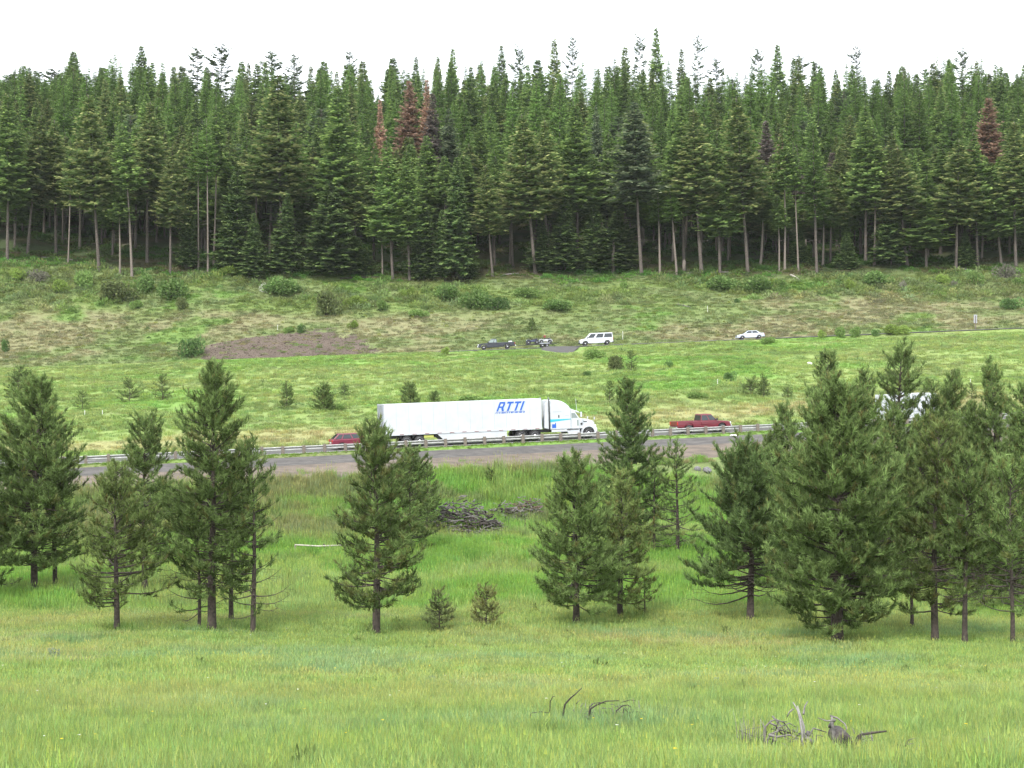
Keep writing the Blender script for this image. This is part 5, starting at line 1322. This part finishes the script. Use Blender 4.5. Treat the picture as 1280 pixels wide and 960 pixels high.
def saloon(name, label, cat, loc, rot, m, L=4.75, hatch=False, glass=None):
    t = thing(name, label, cat, loc, rot=rot); w = .88; fx = L / 2 - .92; rx = -L / 2 + .95
    top = .98 if not hatch else .95
    poly = [(-L / 2 + .02, .42), (-L / 2, .78), (-L / 2 + .12, top - .02), (-L / 2 + .9, top), (1.05, .95), (L / 2 - .5, .80), (L / 2 - .06, .64), (L / 2, .4), (L / 2 - .12, .24), (fx + .42, .24)] + arch(fx, .37, .26)[1:-1] + [(fx - .42, .22), (rx + .42, .22)] + arch(rx, .37, .26)[1:-1] + [(rx - .42, .28)]
    MB().prism(poly, -w, w).build('body', m, t, False, .08, 3)
    if hatch: greenhouse(t, -L / 2 + .12, 1.15, -L / 2 + .72, .35, .93, 1.46, w - .05, w - .24, m, [(.05, .24), (.28, .58), (.62, .93)], glass=glass)
    else: greenhouse(t, -L / 2 + .62, 1.22, -L / 2 + 1.35, .42, .95, 1.43, w - .05, w - .24, m, [(.10, .50), (.54, .92)], glass=glass)
    lamps(t, L / 2 - .1, .62, w - .02, -L / 2 + .03, .80, .16, .07, .11)
    MB().box((L / 2 - .01, 0, .36), (.1, 1.68, .2)).build('front_bumper', m, t, False, .04); MB().box((-L / 2 + .0, 0, .42), (.1, 1.68, .22)).build('rear_bumper', m, t, False, .04)
    MB().box((L / 2 - .03, 0, .60), (.06, .8, .12)).build('grille', M_BLACK, t); mirrors(t, .85, 1.02, w - .06, m)
    if hatch:
        MB().box((-L / 2 + .0, 0, .62), (.06, .5, .13)).build('number_plate', M_LAMPG, t)
    for x in (fx, rx): [wheel(t, x, s * (w - .12), .32, .2) for s in (-1, 1)]
    return t
saloon('car', 'silver saloon car on the upper road, apart from the other vehicles', 'car', up_pos(937.5, .3), UPR, P_SILV)
saloon('car', 'maroon hatchback behind the guardrail, half hidden by the lone conical pine', 'car', hw_pos(441, 4.8), HWR, P_MAROON, 4.2, True)

def motorhome():
    t = thing('motorhome', 'white motorhome on the highway glimpsed through the right-hand pines', 'motorhome', hw_pos(1134, 4.8), rot=HWR)
    L = 6.2; w = 1.15
    poly = [(-L / 2, .55), (-L / 2, 3.0), (L / 2 - .9, 3.05), (L / 2 - .2, 2.95), (L / 2 + .05, 2.3), (L / 2 - .35, 2.1), (L / 2 - .1, 1.25), (L / 2 + .85, 1.1), (L / 2 + .95, .5), (L / 2 + .5, .4)] + arch(L / 2 + .15, .46, .38)[::1] + [(-L / 2 + 1.9, .4)] + arch(-L / 2 + 1.4, .46, .38)[1:-1] + [(-L / 2 + .9, .45)]
    b = MB().prism(poly, -w, w).build('body', P_WHITE, t, False, .06, 3)
    for s in (-1, 1):
        for x0, x1, z0, z1 in ((-2.4, -1.3, 1.6, 2.3), (-.7, .5, 1.6, 2.3), (1.1, 1.6, 1.5, 2.2), (2.75, 3.1, 1.4, 1.95), (2.2, 2.9, 2.45, 2.8)):
            q = [(x0, s * w, z0), (x1, s * w, z0), (x1, s * w, z1), (x0, s * w, z1)]
            panel(q if s < 0 else q[::-1], .01).build('window', M_GLASS, b)
        MB().box((-.2, s * (w + .004), 1.15), (5.4, .02, .12)).build('stripe', P_GREYP, b)
        MB().box((L / 2 + .9, s * .8, .85), (.1, .25, .16)).build('headlight', M_LAMPG, t)
        MB().box((-L / 2 - .01, s * 1.0, .95), (.05, .14, .3)).build('tail_light', M_TAIL, t)
    panel([(L / 2 - .10, -.9, 1.3), (L / 2 - .10, .9, 1.3), (L / 2 - .32, .9, 2.05), (L / 2 - .32, -.9, 2.05)], .03).build('windshield', M_GLASS, b)
    MB().box((-.6, 0, 3.14), (.9, .8, .22)).build('roof_vent', P_WHITE, b, False, .04)
    for x in (L / 2 + .15, -L / 2 + 1.4): [wheel(t, x, s * 1.0, .38, .28) for s in (-1, 1)]
motorhome()

# ----------------------------------------------------------------- utility trailer carrying two quads
def quad(label, loc, rot, cm, seat, extra=None):
    t = thing('quad_bike', label, 'quad bike', loc, rot=rot, group='quad bikes on the trailer')
    MB().prism([(-.75, .38), (-.8, .62), (-.2, .66), (.25, .62), (.55, .74), (.85, .68), (.9, .45), (.5, .36)], -.17, .17).build('body', cm, t, False, .05)
    for x in (-.62, .62):
        for s in (-1, 1):
            MB().prism([p for p in arch(x, .40, .30, 9)] + [p for p in arch(x, .35, .30, 9)][::-1], s * .16, s * .56).build('fender', cm, t)
            wheel(t, x, s * .44, .29, .24, M_CHROME, rf=.5)
    MB().prism([(-.7, .70), (-.62, .86), (-.1, .80), (.18, .84), (.2, .66)], -.15, .15).build('seat', seat, t, False, .05)
    h = MB(); h.tube([(.42, 0, .70), (.30, 0, 1.02)], .03); h.tube([(.16, -.40, 1.08), (.30, -.14, 1.03), (.30, .14, 1.03), (.16, .40, 1.08)], .022); h.build('handlebar', M_BLACK, t)
    for x, l in ((.68, .42), (-.72, .5)):
        r = MB(); [r.tube([(x - l / 2, y, .86), (x + l / 2, y, .86)], .014, 5) for y in (-.36, -.18, 0, .18, .36)]; [r.tube([(x + q * l / 2, -.38, .86), (x + q * l / 2, .38, .86)], .016, 5) for q in (-1, 1)]
        r.tube([(x, .1, .6), (x, .1, .86)], .018); r.build('rack', M_BLACK, t)
    for s in (-1, 1): MB().box((.90, s * .14, .64), (.05, .12, .09)).build('headlight', M_LAMPG, t)
    if extra: MB().box((.1, -.02, 1.1), (.34, .4, .34), (.7, .7)).build('covered_pack', extra, t, False, .06)
    return t
def utility():
    loc = up_pos(674.5, .3)
    t = thing('utility_trailer', 'low twin-axle trailer loaded with two quads on the upper road', 'trailer', loc, rot=UPR)
    d = MB(); d.box((.1, 0, .56), (4.6, 1.9, .10)); d.build('deck', M_BLACK, t)
    for s in (-1, 1):
        MB().box((.1, s * .97, .72), (4.6, .05, .07)).build('side_rail', M_BLACK, t)
        MB().prism([(-1.75, .62), (-1.6, .78), (-.05, .78), (.1, .62)], s * .98, s * 1.22).build('fender', P_GREYP, t, False, .02)
        for x in (-1.22, -.42): wheel(t, x, s * 1.1, .31, .2)
    a = MB(); a.tube([(2.4, -.8, .54), (3.5, 0, .5)], .045); a.tube([(2.4, .8, .54), (3.5, 0, .5)], .045); a.tube([(3.4, 0, .5), (3.75, 0, .5)], .05); a.build('drawbar', M_BLACK, t)
    MB().prism([(-2.2, .52), (-2.2, .6), (-3.0, .72), (-3.0, .66)], -.85, .85).build('ramp', M_BLACK, t)
    MB().box((1.95, 0, .86), (.5, 1.3, .42)).build('front_box', M_BLACK, t, False, .03)
    rz = Matrix.Rotation(UPR[2], 3, 'Z') @ Matrix.Rotation(UPR[1], 3, 'Y')
    for x, lab, cm, st, ex in ((1.15, 'navy and black quad bike at the front of the trailer', paint('navy_plastic', (.018, .026, .085)), M_BLACK, None), (-1.05, 'white and grey quad bike with a red pack, at the back of the trailer', paint('white_plastic', (.50, .52, .56)), M_BLACK, paint('red_cloth', (.20, .03, .035), 0, .8, 0))):
        quad(lab, Vector(loc) + rz @ Vector((x, 0, .615)), UPR, cm, st, ex).scale = (1.15, 1.15, 1.15)
utility()
# ================================================================= roadside furniture
M_GALV = mat('galvanised_steel', (.34, .34, .335), .5, .0, noise=.25, nscale=4); M_POST = mat('weathered_post_wood', (.15, .125, .105), .9, noise=.35, nscale=8, bump=.4)
M_SIGNB = mat('sign_back_aluminium', (.36, .37, .39), .5, .4); M_WHITEP = mat('white_stake_paint', (.66, .66, .62), .6); M_POLE = mat('pale_peeled_pole', (.36, .33, .285), .8, noise=.25, nscale=6)
def guardrail():
    x0 = -61.0; base = (x0, rail_Y(x0), rail_z(x0))
    t = thing('guardrail', 'long corrugated steel guardrail on wooden posts along the highway', 'guardrail', base, rot=HWR)
    Ltot = 175 / RDX
    prof = [(.43, -.02), (.45, -.06), (.50, -.07), (.54, -.04), (.57, .07), (.61, .09), (.645, .07), (.67, -.04), (.71, -.07), (.755, -.06), (.775, -.02)]
    mb = MB(); n = 90
    secs = []
    for i in range(n + 1):
        x = Ltot * i / n
        secs.append([(x, y + .24, z) for z, y in prof] + [(x, y + .232, z) for z, y in prof[::-1]])
    mb.loft(secs).build('rail', M_GALV, t)
    k = 0; x = 1.0; first = None
    while x < Ltot and k < 96:
        if first is None:
            mp = MB().box((0, 0, .24), (.27, .24, 1.24), (.96, .96)); first = mp.build('post', M_POST, t, False, .015); first.location = (x, -.02, 0)
        else:
            q = first.copy(); COL.objects.link(q); q.parent = t; q.location = (x, -.02 + random.uniform(-.015, .015), random.uniform(-.03, .03)); q.rotation_euler = (random.uniform(-.02, .02), random.uniform(-.02, .02), 0)
        x += 1.88; k += 1
guardrail()

def sign():
    p = at(1219.5, up_Y(80) - 5.2); p = hit(1219.5, 412.5, 228)
    t = thing('road_sign', 'grey back of a road sign on a wooden post beside the upper road', 'sign', p, .12)
    MB().box((0, 0, 1.2), (.12, .12, 2.7)).build('post', M_POST, t, False, .01)
    MB().box((0, .08, 1.95), (.62, .03, 1.5)).build('sign_panel', M_SIGNB, t, False, .01)
sign()

def stake(px, by, ty, label, ymin, m=None, w=.055):
    p = hit(px, by, ymin); h = (by - ty) * p[1] / F
    t = thing('marker_stake', label, 'stake', p, 0, 'marker stakes')
    MB().box((0, 0, h / 2 - .1), (w, .03, h + .2)).build('stake', m or M_WHITEP, t, False, .005)
    MB().box((0, -.02, h * .86), (w * .8, .012, h * .12)).build('reflector', M_LAMPG, t)
stake(778.5, 426.5, 414, 'thin white marker stake beside the upper road right of the white van', 244)
stake(884.5, 391, 382, 'pale stake on the dry slope above and left of the silver car', 246)
stake(897, 482, 474, 'white stake at the edge of the upper meadow above the red pickup', 155)
stake(1213, 482, 474, 'white stake in the upper meadow near the right frame edge', 155)
stake(347, 413, 406, 'pale stake at the upper left of the gravel scar', 246)
stake(106, 519, 513, 'white stake in the grass above the guardrail at left', 140)
stake(128, 518, 513, 'smaller white stake above the guardrail at left', 140)

def pole_fence():
    a = hit(366, 691, 60); b = hit(430, 691, 60); m_ = (a + b) / 2
    Y = hit(405, 693, 60)[1]; mpp = Y / F
    p = at(398, Y)
    t = thing('pole_fence', 'short pale wooden rail on dark posts in the grass left of the lone conical pine', 'fence', p)
    w = MB(); w.tube([(-29 * mpp, 0, 12.3 * mpp - .02), (0, .02, 10.2 * mpp), (34 * mpp, 0, 11.6 * mpp)], [.05, .058, .04], 8, wob=.06); w.build('rail', M_POLE, t, True)
    for x in (-29, 6.5, 34):
        MB().tube([(x * mpp, .12, -.3), (x * mpp, .12, 12.5 * mpp)], [.085, .075], 7, wob=.05).build('post', M_POST if x < 0 else M_DARKWOOD, t, True)
pole_fence()
for px, by, ty, lab in ((585.5, 677, 658, 'thin rusty fence post below the brush pile, beside a tiny sapling'), (656, 666, 648, 'thin fence post right of and below the brush pile'), (513.5, 690, 674, 'thin fence post beside the lone conical pine')):
    p = hit(px, by, 60); h = (by - ty) * p[1] / F
    t = thing('fence_post', lab, 'post', p, 0, 'thin fence posts')
    MB().tube([(0, 0, -.2), (.02, 0, h)], .035, 6).build('post_shaft', M_DARKWOOD, t); MB().box((.02, 0, h - .05), (.09, .05, .12)).build('post_cap', M_DARKWOOD, t)

# white litter on the shoulder
p = hit(917, 545.5, 100)
bm = bmesh.new(); bmesh.ops.create_icosphere(bm, subdivisions=3, radius=.2)
for v in bm.verts: v.co = Vector((v.co.x * 2.0, v.co.y * .9, max(-.02, v.co.z * .62))) * (1 + .5 * (vnoise(v.co.x * 9 + 3, v.co.y * 9 + v.co.z * 7, 4) - .5))
lm = bpy.data.meshes.new('litter'); bm.to_mesh(lm); bm.free(); lo = new_obj('plastic_bag', lm, None, M_WHITEP); lo.location = tuple(p + UP * .06)
tag(lo, 'white crumpled plastic bag lying on the grey road shoulder', 'litter')

# ================================================================= rocks, brush piles, logs, dead wood
def rock(px, by, wpx, hpx, label, seed, ymin=50, m=None):
    p = hit(px, by, ymin); mpp = p[1] / F
    me = rock_mesh(seed, 3)
    for v in me.vertices: v.co *= 1 + .16 * (float(vnoise(v.co.x * 3 + seed, v.co.y * 3 + v.co.z * 2, 2)) - .5)
    o = new_obj('rock', me, None, m or M_ROCK); o.scale = (wpx * mpp / 2, wpx * mpp / 2 * .8, hpx * mpp * .75); o.location = tuple(p + UP * hpx * mpp * .28); o.rotation_euler = (.1, .15, seed)
    tag(o, label, 'rock', 'rocks')
rock(652, 728, 13, 6, 'low grey rock in the grass, left of two left of the middle pines', 3); rock(667, 727, 11, 8, 'taller grey rock beside the full cone-shaped pine, right of two', 4)
rock(884, 590, 14, 8, 'dark rock on the bank below the red pickup', 5, 80); rock(872, 588, 9, 6, 'smaller dark rock left of another on the bank below the red pickup', 6, 80)
rock(618, 633, 10, 6, 'grey rock in the gap between the two brush piles', 7, 60)
rock(1012, 456, 9, 4, 'pale flat rock on the meadow below the upper road', 8, 150, M_WHITEP)

def brush_pile(px, by, wpx, hpx, label, n, seed, mats_):
    p = hit(px, by, 60); mpp = p[1] / F; rx = wpx * mpp / 2; hz = hpx * mpp
    rnd = random.Random(seed)
    t = thing('brush_pile', label, 'brush pile', p, 0, 'brush piles')
    for part, m, cnt, r in mats_:
        mb = MB()
        for i in range(int(n * cnt)):
            a = rnd.uniform(0, 6.28); q = math.sqrt(rnd.random()); x = rx * q * math.cos(a); y = rx * .55 * q * math.sin(a)
            z = hz * (1 - q ** 1.6) * rnd.uniform(.2, 1.0) + y * .23 + .05
            L = rnd.uniform(.3, 1.1); az = rnd.uniform(0, 6.28); el = rnd.uniform(-.35, .5)
            d = Vector((math.cos(az) * math.cos(el), math.sin(az) * math.cos(el), math.sin(el))); c = Vector((x, y, z)); k = d.orthogonal() * rnd.uniform(-.12, .12)
            mb.tube([c - d * L / 2, c + k, c + d * L / 2], [r * rnd.uniform(.6, 1.3), r, r * .4], 5)
        mb.build(part, m, t)
brush_pile(577, 664, 112, 44, 'large heap of grey dead branches on the bank below the trailer', 300, 21, (('grey_branches', M_GREYWOOD, .9, .05), ('dark_branches', M_DARKWOOD, .7, .055)))
brush_pile(632, 650, 66, 24, 'low scatter of grey sticks between the large heap and the brown one', 110, 23, (('grey_branches', M_GREYWOOD, .8, .045), ('dark_branches', M_DARKWOOD, .6, .045)))
brush_pile(656, 645, 52, 28, 'smaller brown brush heap right of the large grey one', 110, 22, (('grey_branches', M_GREYWOOD, .5, .04), ('dark_branches', mat('brown_dead_wood', (.10, .07, .05), .9, noise=.4), .8, .05)))
brush_pile(674, 638, 22, 18, 'little heap of pale sticks right of the brown brush heap', 30, 24, (('grey_branches', M_GREYWOOD, 1, .04),))

def log(pa, pb, r, label, ymin=255, m=None):
    a = hit(*pa, ymin); b = hit(*pb, ymin); c = (a + b) / 2
    t = thing('fallen_log', label, 'log', c, 0, 'fallen logs at the forest edge')
    d = b - c
    MB().tube([a - c + UP * r, UP * (r + .1), b - c + UP * r], [r, r * .9, r * .7], 7, wob=.08).build('log_trunk', m or M_GREYWOOD, t, True)
    s = MB(); rnd = random.Random(int(pa[0])); [s.tube([d * q + UP * r, d * q + np.array([rnd.uniform(-.4, .4), rnd.uniform(-.5, .2), .7])], [.05, .015], 4) for q in (-.6, -.1, .5)]; s.build('broken_branches', m or M_GREYWOOD, t)
log((52, 323), (98, 327), .16, 'pale log lying under the close pair of firs at left'); log((110, 330), (146, 338), .15, 'grey log lying right of the pair, among the slanting trunks at left')
log((232, 347), (246, 342), .13, 'short log leaning among the three pale poles'); log((425, 349), (482, 347), .16, 'long dark log under the low spreading spruce', m=M_DARKWOOD)
log((625, 346), (648, 343), .18, 'log at the forest edge left of the big yellow-tipped fir'); log((988, 345), (999, 351), .2, 'bright peeled log end below the thin poles', m=M_POLE)
log((1195, 337), (1212, 339), .16, 'pale log by the clean brown trunk'); log((850, 343), (925, 341), .14, 'long log along the forest edge above the silver car'); log((845, 381), (866, 386), .1, 'thin log on the dry slope right of the white van', 245)
def snag(px, by, ty, r, label, m):
    p = hit(px, by, 262); h = (by - ty) * p[1] / F
    t = thing('dead_snag', label, 'tree stump', p, 0, 'broken snags')
    MB().tube([(0, 0, -.5), (0, 0, h * .5), (.05, 0, h * .93), (.12, 0, h)], [r * 1.2, r, r * .9, r * .3], 9, wob=.08).build('snag_trunk', m, t, True)
    MB().tube([(0, 0, h * .6), (.5, -.2, h * .66)], [.05, .02], 5).build('broken_branches', m, t)
snag(766.5, 342, 303, .34, 'broken pale snag standing between two dark spruces', M_PALEBARK); snag(855, 339, 325, .36, 'short snag stub beside the leaning trunk above the silver car', M_PALEBARK)

# ---- dead wood in the near grass
def deadwood(name, label, cat, px, by, parts, grass=.34):
    """limbs traced as bent tubes with real depth; coordinates are photo pixels relative to the foot"""
    Y = _MY[_MY > 12]; u = (px - 640) / F; i = np.nonzero(Y * (480 - by) / F - ground_z(u * Y, Y) <= grass)[0][0]   # the grass tops hide the foot
    p = at(px, Y[i]); mpp = p[1] / F; rnd = random.Random(int(px))
    t = thing(name, label, cat, p)
    for pname, m, limbs in parts:
        mb = MB()
        for li, (pts, r0, r1) in enumerate(limbs):
            y0 = rnd.uniform(-.5, .5); y1 = y0 + rnd.uniform(-.5, .5); n = len(pts); q = []
            for i, (x, y) in enumerate(pts): q.append(((x - px) * mpp, y0 + (y1 - y0) * i / max(1, n - 1) + rnd.uniform(-.03, .03), (by - y) * mpp + grass))
            if pts[0][1] > by - 14 and r0 > .012: q[0] = (q[0][0], q[0][1], -.06)
            mb.tube(q, [.9 * (r0 + (r1 - r0) * i / (n - 1)) for i in range(n)], 7, wob=.12, seed=li)
        mb.build(pname, m, t, True)
    return t
def bits(px, py, n, sx, sy, seed, l=6):
    r = random.Random(seed); o = []
    for i in range(n):
        x = px + r.uniform(-sx, sx); y = py + r.uniform(-sy, sy); a = r.uniform(-.6, 2.2); k = r.uniform(.5, 1.3) * l
        o.append(([(x, y), (x + k * .5 * math.cos(a), y - k * .5 * math.sin(a) - r.uniform(0, 1.5)), (x + k * math.cos(a), y - k * math.sin(a))], .010, .004))
    return o
deadwood('dead_branches', 'bent dark dead branches sticking out of the grass in front of the middle pines', 'dead branches', 735, 897, [
    ('limb', M_DARKWOOD, [([(699, 896), (706, 879), (713, 869), (719, 863), (726, 855)], .028, .010)]),
    ('limb', M_DARKWOOD, [([(727, 895), (736, 879), (744, 873), (755, 867), (770, 865)], .030, .010), ([(740, 876), (737, 881), (736, 890)], .01, .006)]),
    ('limb', M_DARKWOOD, [([(655, 888), (664, 887), (676, 886), (687, 888)], .016, .008), ([(687, 893), (688, 880), (691, 873), (694, 872)], .016, .007)]),
    ('limb', M_DARKWOOD, [([(760, 895), (769, 882), (776, 876), (782, 874), (787, 877)], .022, .008), ([(737, 895), (741, 886), (752, 886), (760, 889)], .016, .008)]),
    ('limb', M_DARKWOOD, [([(769, 884), (779, 882), (784, 888), (797, 887), (806, 889), (809, 894)], .018, .008), ([(779, 884), (790, 880), (796, 881)], .012, .006), ([(784, 888), (792, 891), (800, 896)], .012, .006)]),
    ('twigs', M_GREYWOOD, bits(770, 890, 40, 32, 5, 1) + bits(725, 890, 14, 10, 5, 2))])
deadwood('dead_snag_root', 'bleached forked root snag with curved dead branches in the near grass', 'dead wood', 998, 929, [
    ('bleached_trunk', mat('bleached_wood', (.21, .20, .19), .8, noise=.35, nscale=9, bump=.4), [([(1000, 930), (1000, 914), (999, 898), (997, 888), (993, 880)], .028, .012), ([(1005, 926), (1006, 910), (1003, 897), (1000, 886)], .026, .012)]),
    ('limb', M_GREYWOOD, [([(1001, 889), (1006, 884), (1013, 881)], .022, .01), ([(997, 893), (992, 897), (989, 903)], .02, .01), ([(1005, 912), (1011, 904), (1020, 908), (1030, 912)], .022, .009), ([(1004, 918), (1014, 919), (1022, 925)], .05, .02), ([(996, 921), (1008, 922), (1014, 926)], .10, .05)]),
    ('limb', M_GREYWOOD, [([(950, 928), (962, 918), (978, 915), (992, 921)], .022, .01), ([(964, 928), (975, 912), (990, 908), (999, 914)], .018, .007), ([(1008, 928), (1018, 915), (1027, 917)], .02, .008), ([(957, 926), (958, 910), (965, 904), (972, 902), (982, 906), (990, 916), (994, 928)], .02, .01), ([(962, 904), (972, 910), (980, 922), (990, 926)], .022, .01), ([(970, 901), (980, 912), (986, 924)], .02, .01), ([(958, 915), (968, 917), (982, 913), (996, 918)], .03, .012), ([(965, 920), (976, 906), (984, 903)], .016, .008)]),
    ('twigs', M_GREYWOOD, bits(976, 920, 46, 20, 6, 3) + bits(1008, 922, 16, 12, 4, 4))])
def stump():
    t = deadwood('sawn_stump', 'round sawn log end with thin limbs and a long stick, right of the bleached snag', 'stump', 1050, 931, [
        ('limb', M_GREYWOOD, [([(1041, 930), (1040, 914), (1039, 904), (1039, 895)], .045, .02), ([(1039, 896), (1030, 898), (1022, 897)], .02, .008), ([(1039, 896), (1047, 898), (1054, 903), (1055, 907), (1051, 910)], .02, .008), ([(1043, 914), (1044, 906), (1046, 902)], .05, .02)]),
        ('stick', M_DARKWOOD, [([(1062, 920), (1075, 918), (1090, 916), (1108, 914)], .04, .016), ([(1063, 924), (1078, 924)], .03, .01), ([(1078, 923), (1079, 918)], .02, .01)]),
        ('twigs', M_GREYWOOD, bits(1072, 928, 22, 22, 4, 5))])
    mpp = t.location.y / F
    zc = .47
    b = MB(); b.loft([[(r * math.cos(a) * 1.05, y, zc + r * math.sin(a)) for a in np.linspace(0, 6.283, 19)[:-1]] for r, y in ((.03, -.30), (.12, -.31), (.145, -.28), (.15, -.1), (.145, .3), (.08, .33))])
    o = b.build('log_end', mat('dark_rotted_wood', (.055, .046, .04), .9, noise=.6, nscale=14, bump=.8), t, True)
    MB().loft([[(.02 + r * math.cos(a), y, .45 + r * 1.15 * math.sin(a)) for a in np.linspace(0, 6.283, 15)[:-1]] for r, y in ((.065, -.318), (.055, -.322), (.012, -.323))]).build('hollow_shade_disc', mat('hollow_shade', (.012, .01, .009), .95), o)  # dark disc on the log end, painted in place of a hole's shade
    MB().box((.02, -.26, .335), (.24, .10, .05)).build('pale_splinter', M_POLE, t, False, .02)
stump()
deadwood('dry_twigs', 'few thin dry twigs in the grass right of the long stick', 'twigs', 1138, 942, [('twigs', M_GREYWOOD, [([(1125, 943), (1140, 934), (1150, 924)], .014, .005), ([(1131, 932), (1132, 922), (1138, 917)], .012, .005), ([(1142, 938), (1148, 936)], .01, .005)])])
deadwood('dry_weeds', 'patch of dry grey weed stems left of the bleached snag', 'weeds', 940, 928, [('stems', M_GREYWOOD, [([(925 + i * 1.7 % 31, 930), (925 + (i * 1.7 + 1) % 31, 918 - (i * 7) % 5), (926 + (i * 1.7 + (i % 3)) % 33, 909 - (i * 5) % 9)], .007, .003) for i in range(26)])])
# white umbels at the lower edge
def umbel(px, py, label):
    p = hit(px, 975, 8); p = at(px, p[1]); mpp = p[1] / F; h = (480 - py) * mpp - p[2]
    t = thing('white_wildflower', label, 'wildflower', p, 0, 'white wildflowers at the lower edge')
    MB().tube([(0, 0, -.05), (.01, 0, h * .6), (0, 0, h)], .006, 5).build('stem', mat('green_stem', (.08, .14, .04), .8), t)
    rnd = random.Random(int(px)); f = MB()
    for i in range(26):
        a = rnd.uniform(0, 6.28); r = .085 * math.sqrt(rnd.random()); f.box((r * math.cos(a), r * math.sin(a), h + .02 + .02 * rnd.random()), (.034, .034, .012), R=Matrix.Rotation(rnd.uniform(0, 3), 3, 'Z'))
    f.build('flower_head', M_WHITEP, t)
umbel(313, 957, 'white flower head at the bottom edge, left one of a close pair'); umbel(333, 957, 'white flower head at the bottom edge, right one of a close pair')
M_SAGE = foliage_mat('sage_leaves', .2, vary=.1)
def weed(px, by, hp, label):
    p = hit(px, by, 12); mpp = p[1] / F; h = hp * mpp; rng = np.random.default_rng(int(px))
    n = 130; a = rng.uniform(0, 6.28, n); r = .5 * h * np.sqrt(rng.random(n)); P = np.stack([r * np.cos(a), r * np.sin(a), rng.uniform(.25, 1, n) * h], 1)
    tri, col = sprays(P, P * .5 + UP * .4, rng.normal(0, 1, (n, 3)), rng.uniform(.06, .12, n), np.full(n, .025), np.array([[.17, .21, .15]]) * rng.uniform(.8, 1.2, (n, 1)), rng)
    t = thing('sage_weed', label, 'weed', p, 0, 'greyish weeds in the near grass')
    new_obj('leaves', soup('leaves', tri, col, M_SAGE), t); MB().tube([(0, 0, -.05), (0, 0, h * .8)], .012, 5).build('stem', M_DARKWOOD, t)
weed(1216, 922, 14, 'grey-green weed right of the dry twigs, the higher of two'); weed(1237, 940, 14, 'grey-green weed nearest the lower right corner'); weed(1183, 921, 10, 'small grey weed between the dry twigs and the right edge')
weed(68, 826, 14, 'dark tuft of weed in the left foreground grass'); weed(898, 858, 9, 'small bluish weed in the grass left below the biggest pine'); weed(540, 855, 8, 'small weed in the grass below the two saplings')

# ================================================================= a trace of haze added to lift the dark forest shadows, sky outside it
def haze():
    m = bpy.data.materials.new('haze'); m.use_nodes = True
    N = m.node_tree.nodes; L = m.node_tree.links; N.remove(N['Principled BSDF'])
    v = N.new('ShaderNodeVolumePrincipled'); v.inputs['Color'].default_value = (.90, .95, .92, 1); v.inputs['Density'].default_value = .00005; v.inputs['Anisotropy'].default_value = 0
    L.new(v.outputs[0], N['Material Output'].inputs['Volume'])
    tag(MB().box((0, 490, 55), (3600, 1260, 150)).build('haze', m), kind='stuff')
haze()
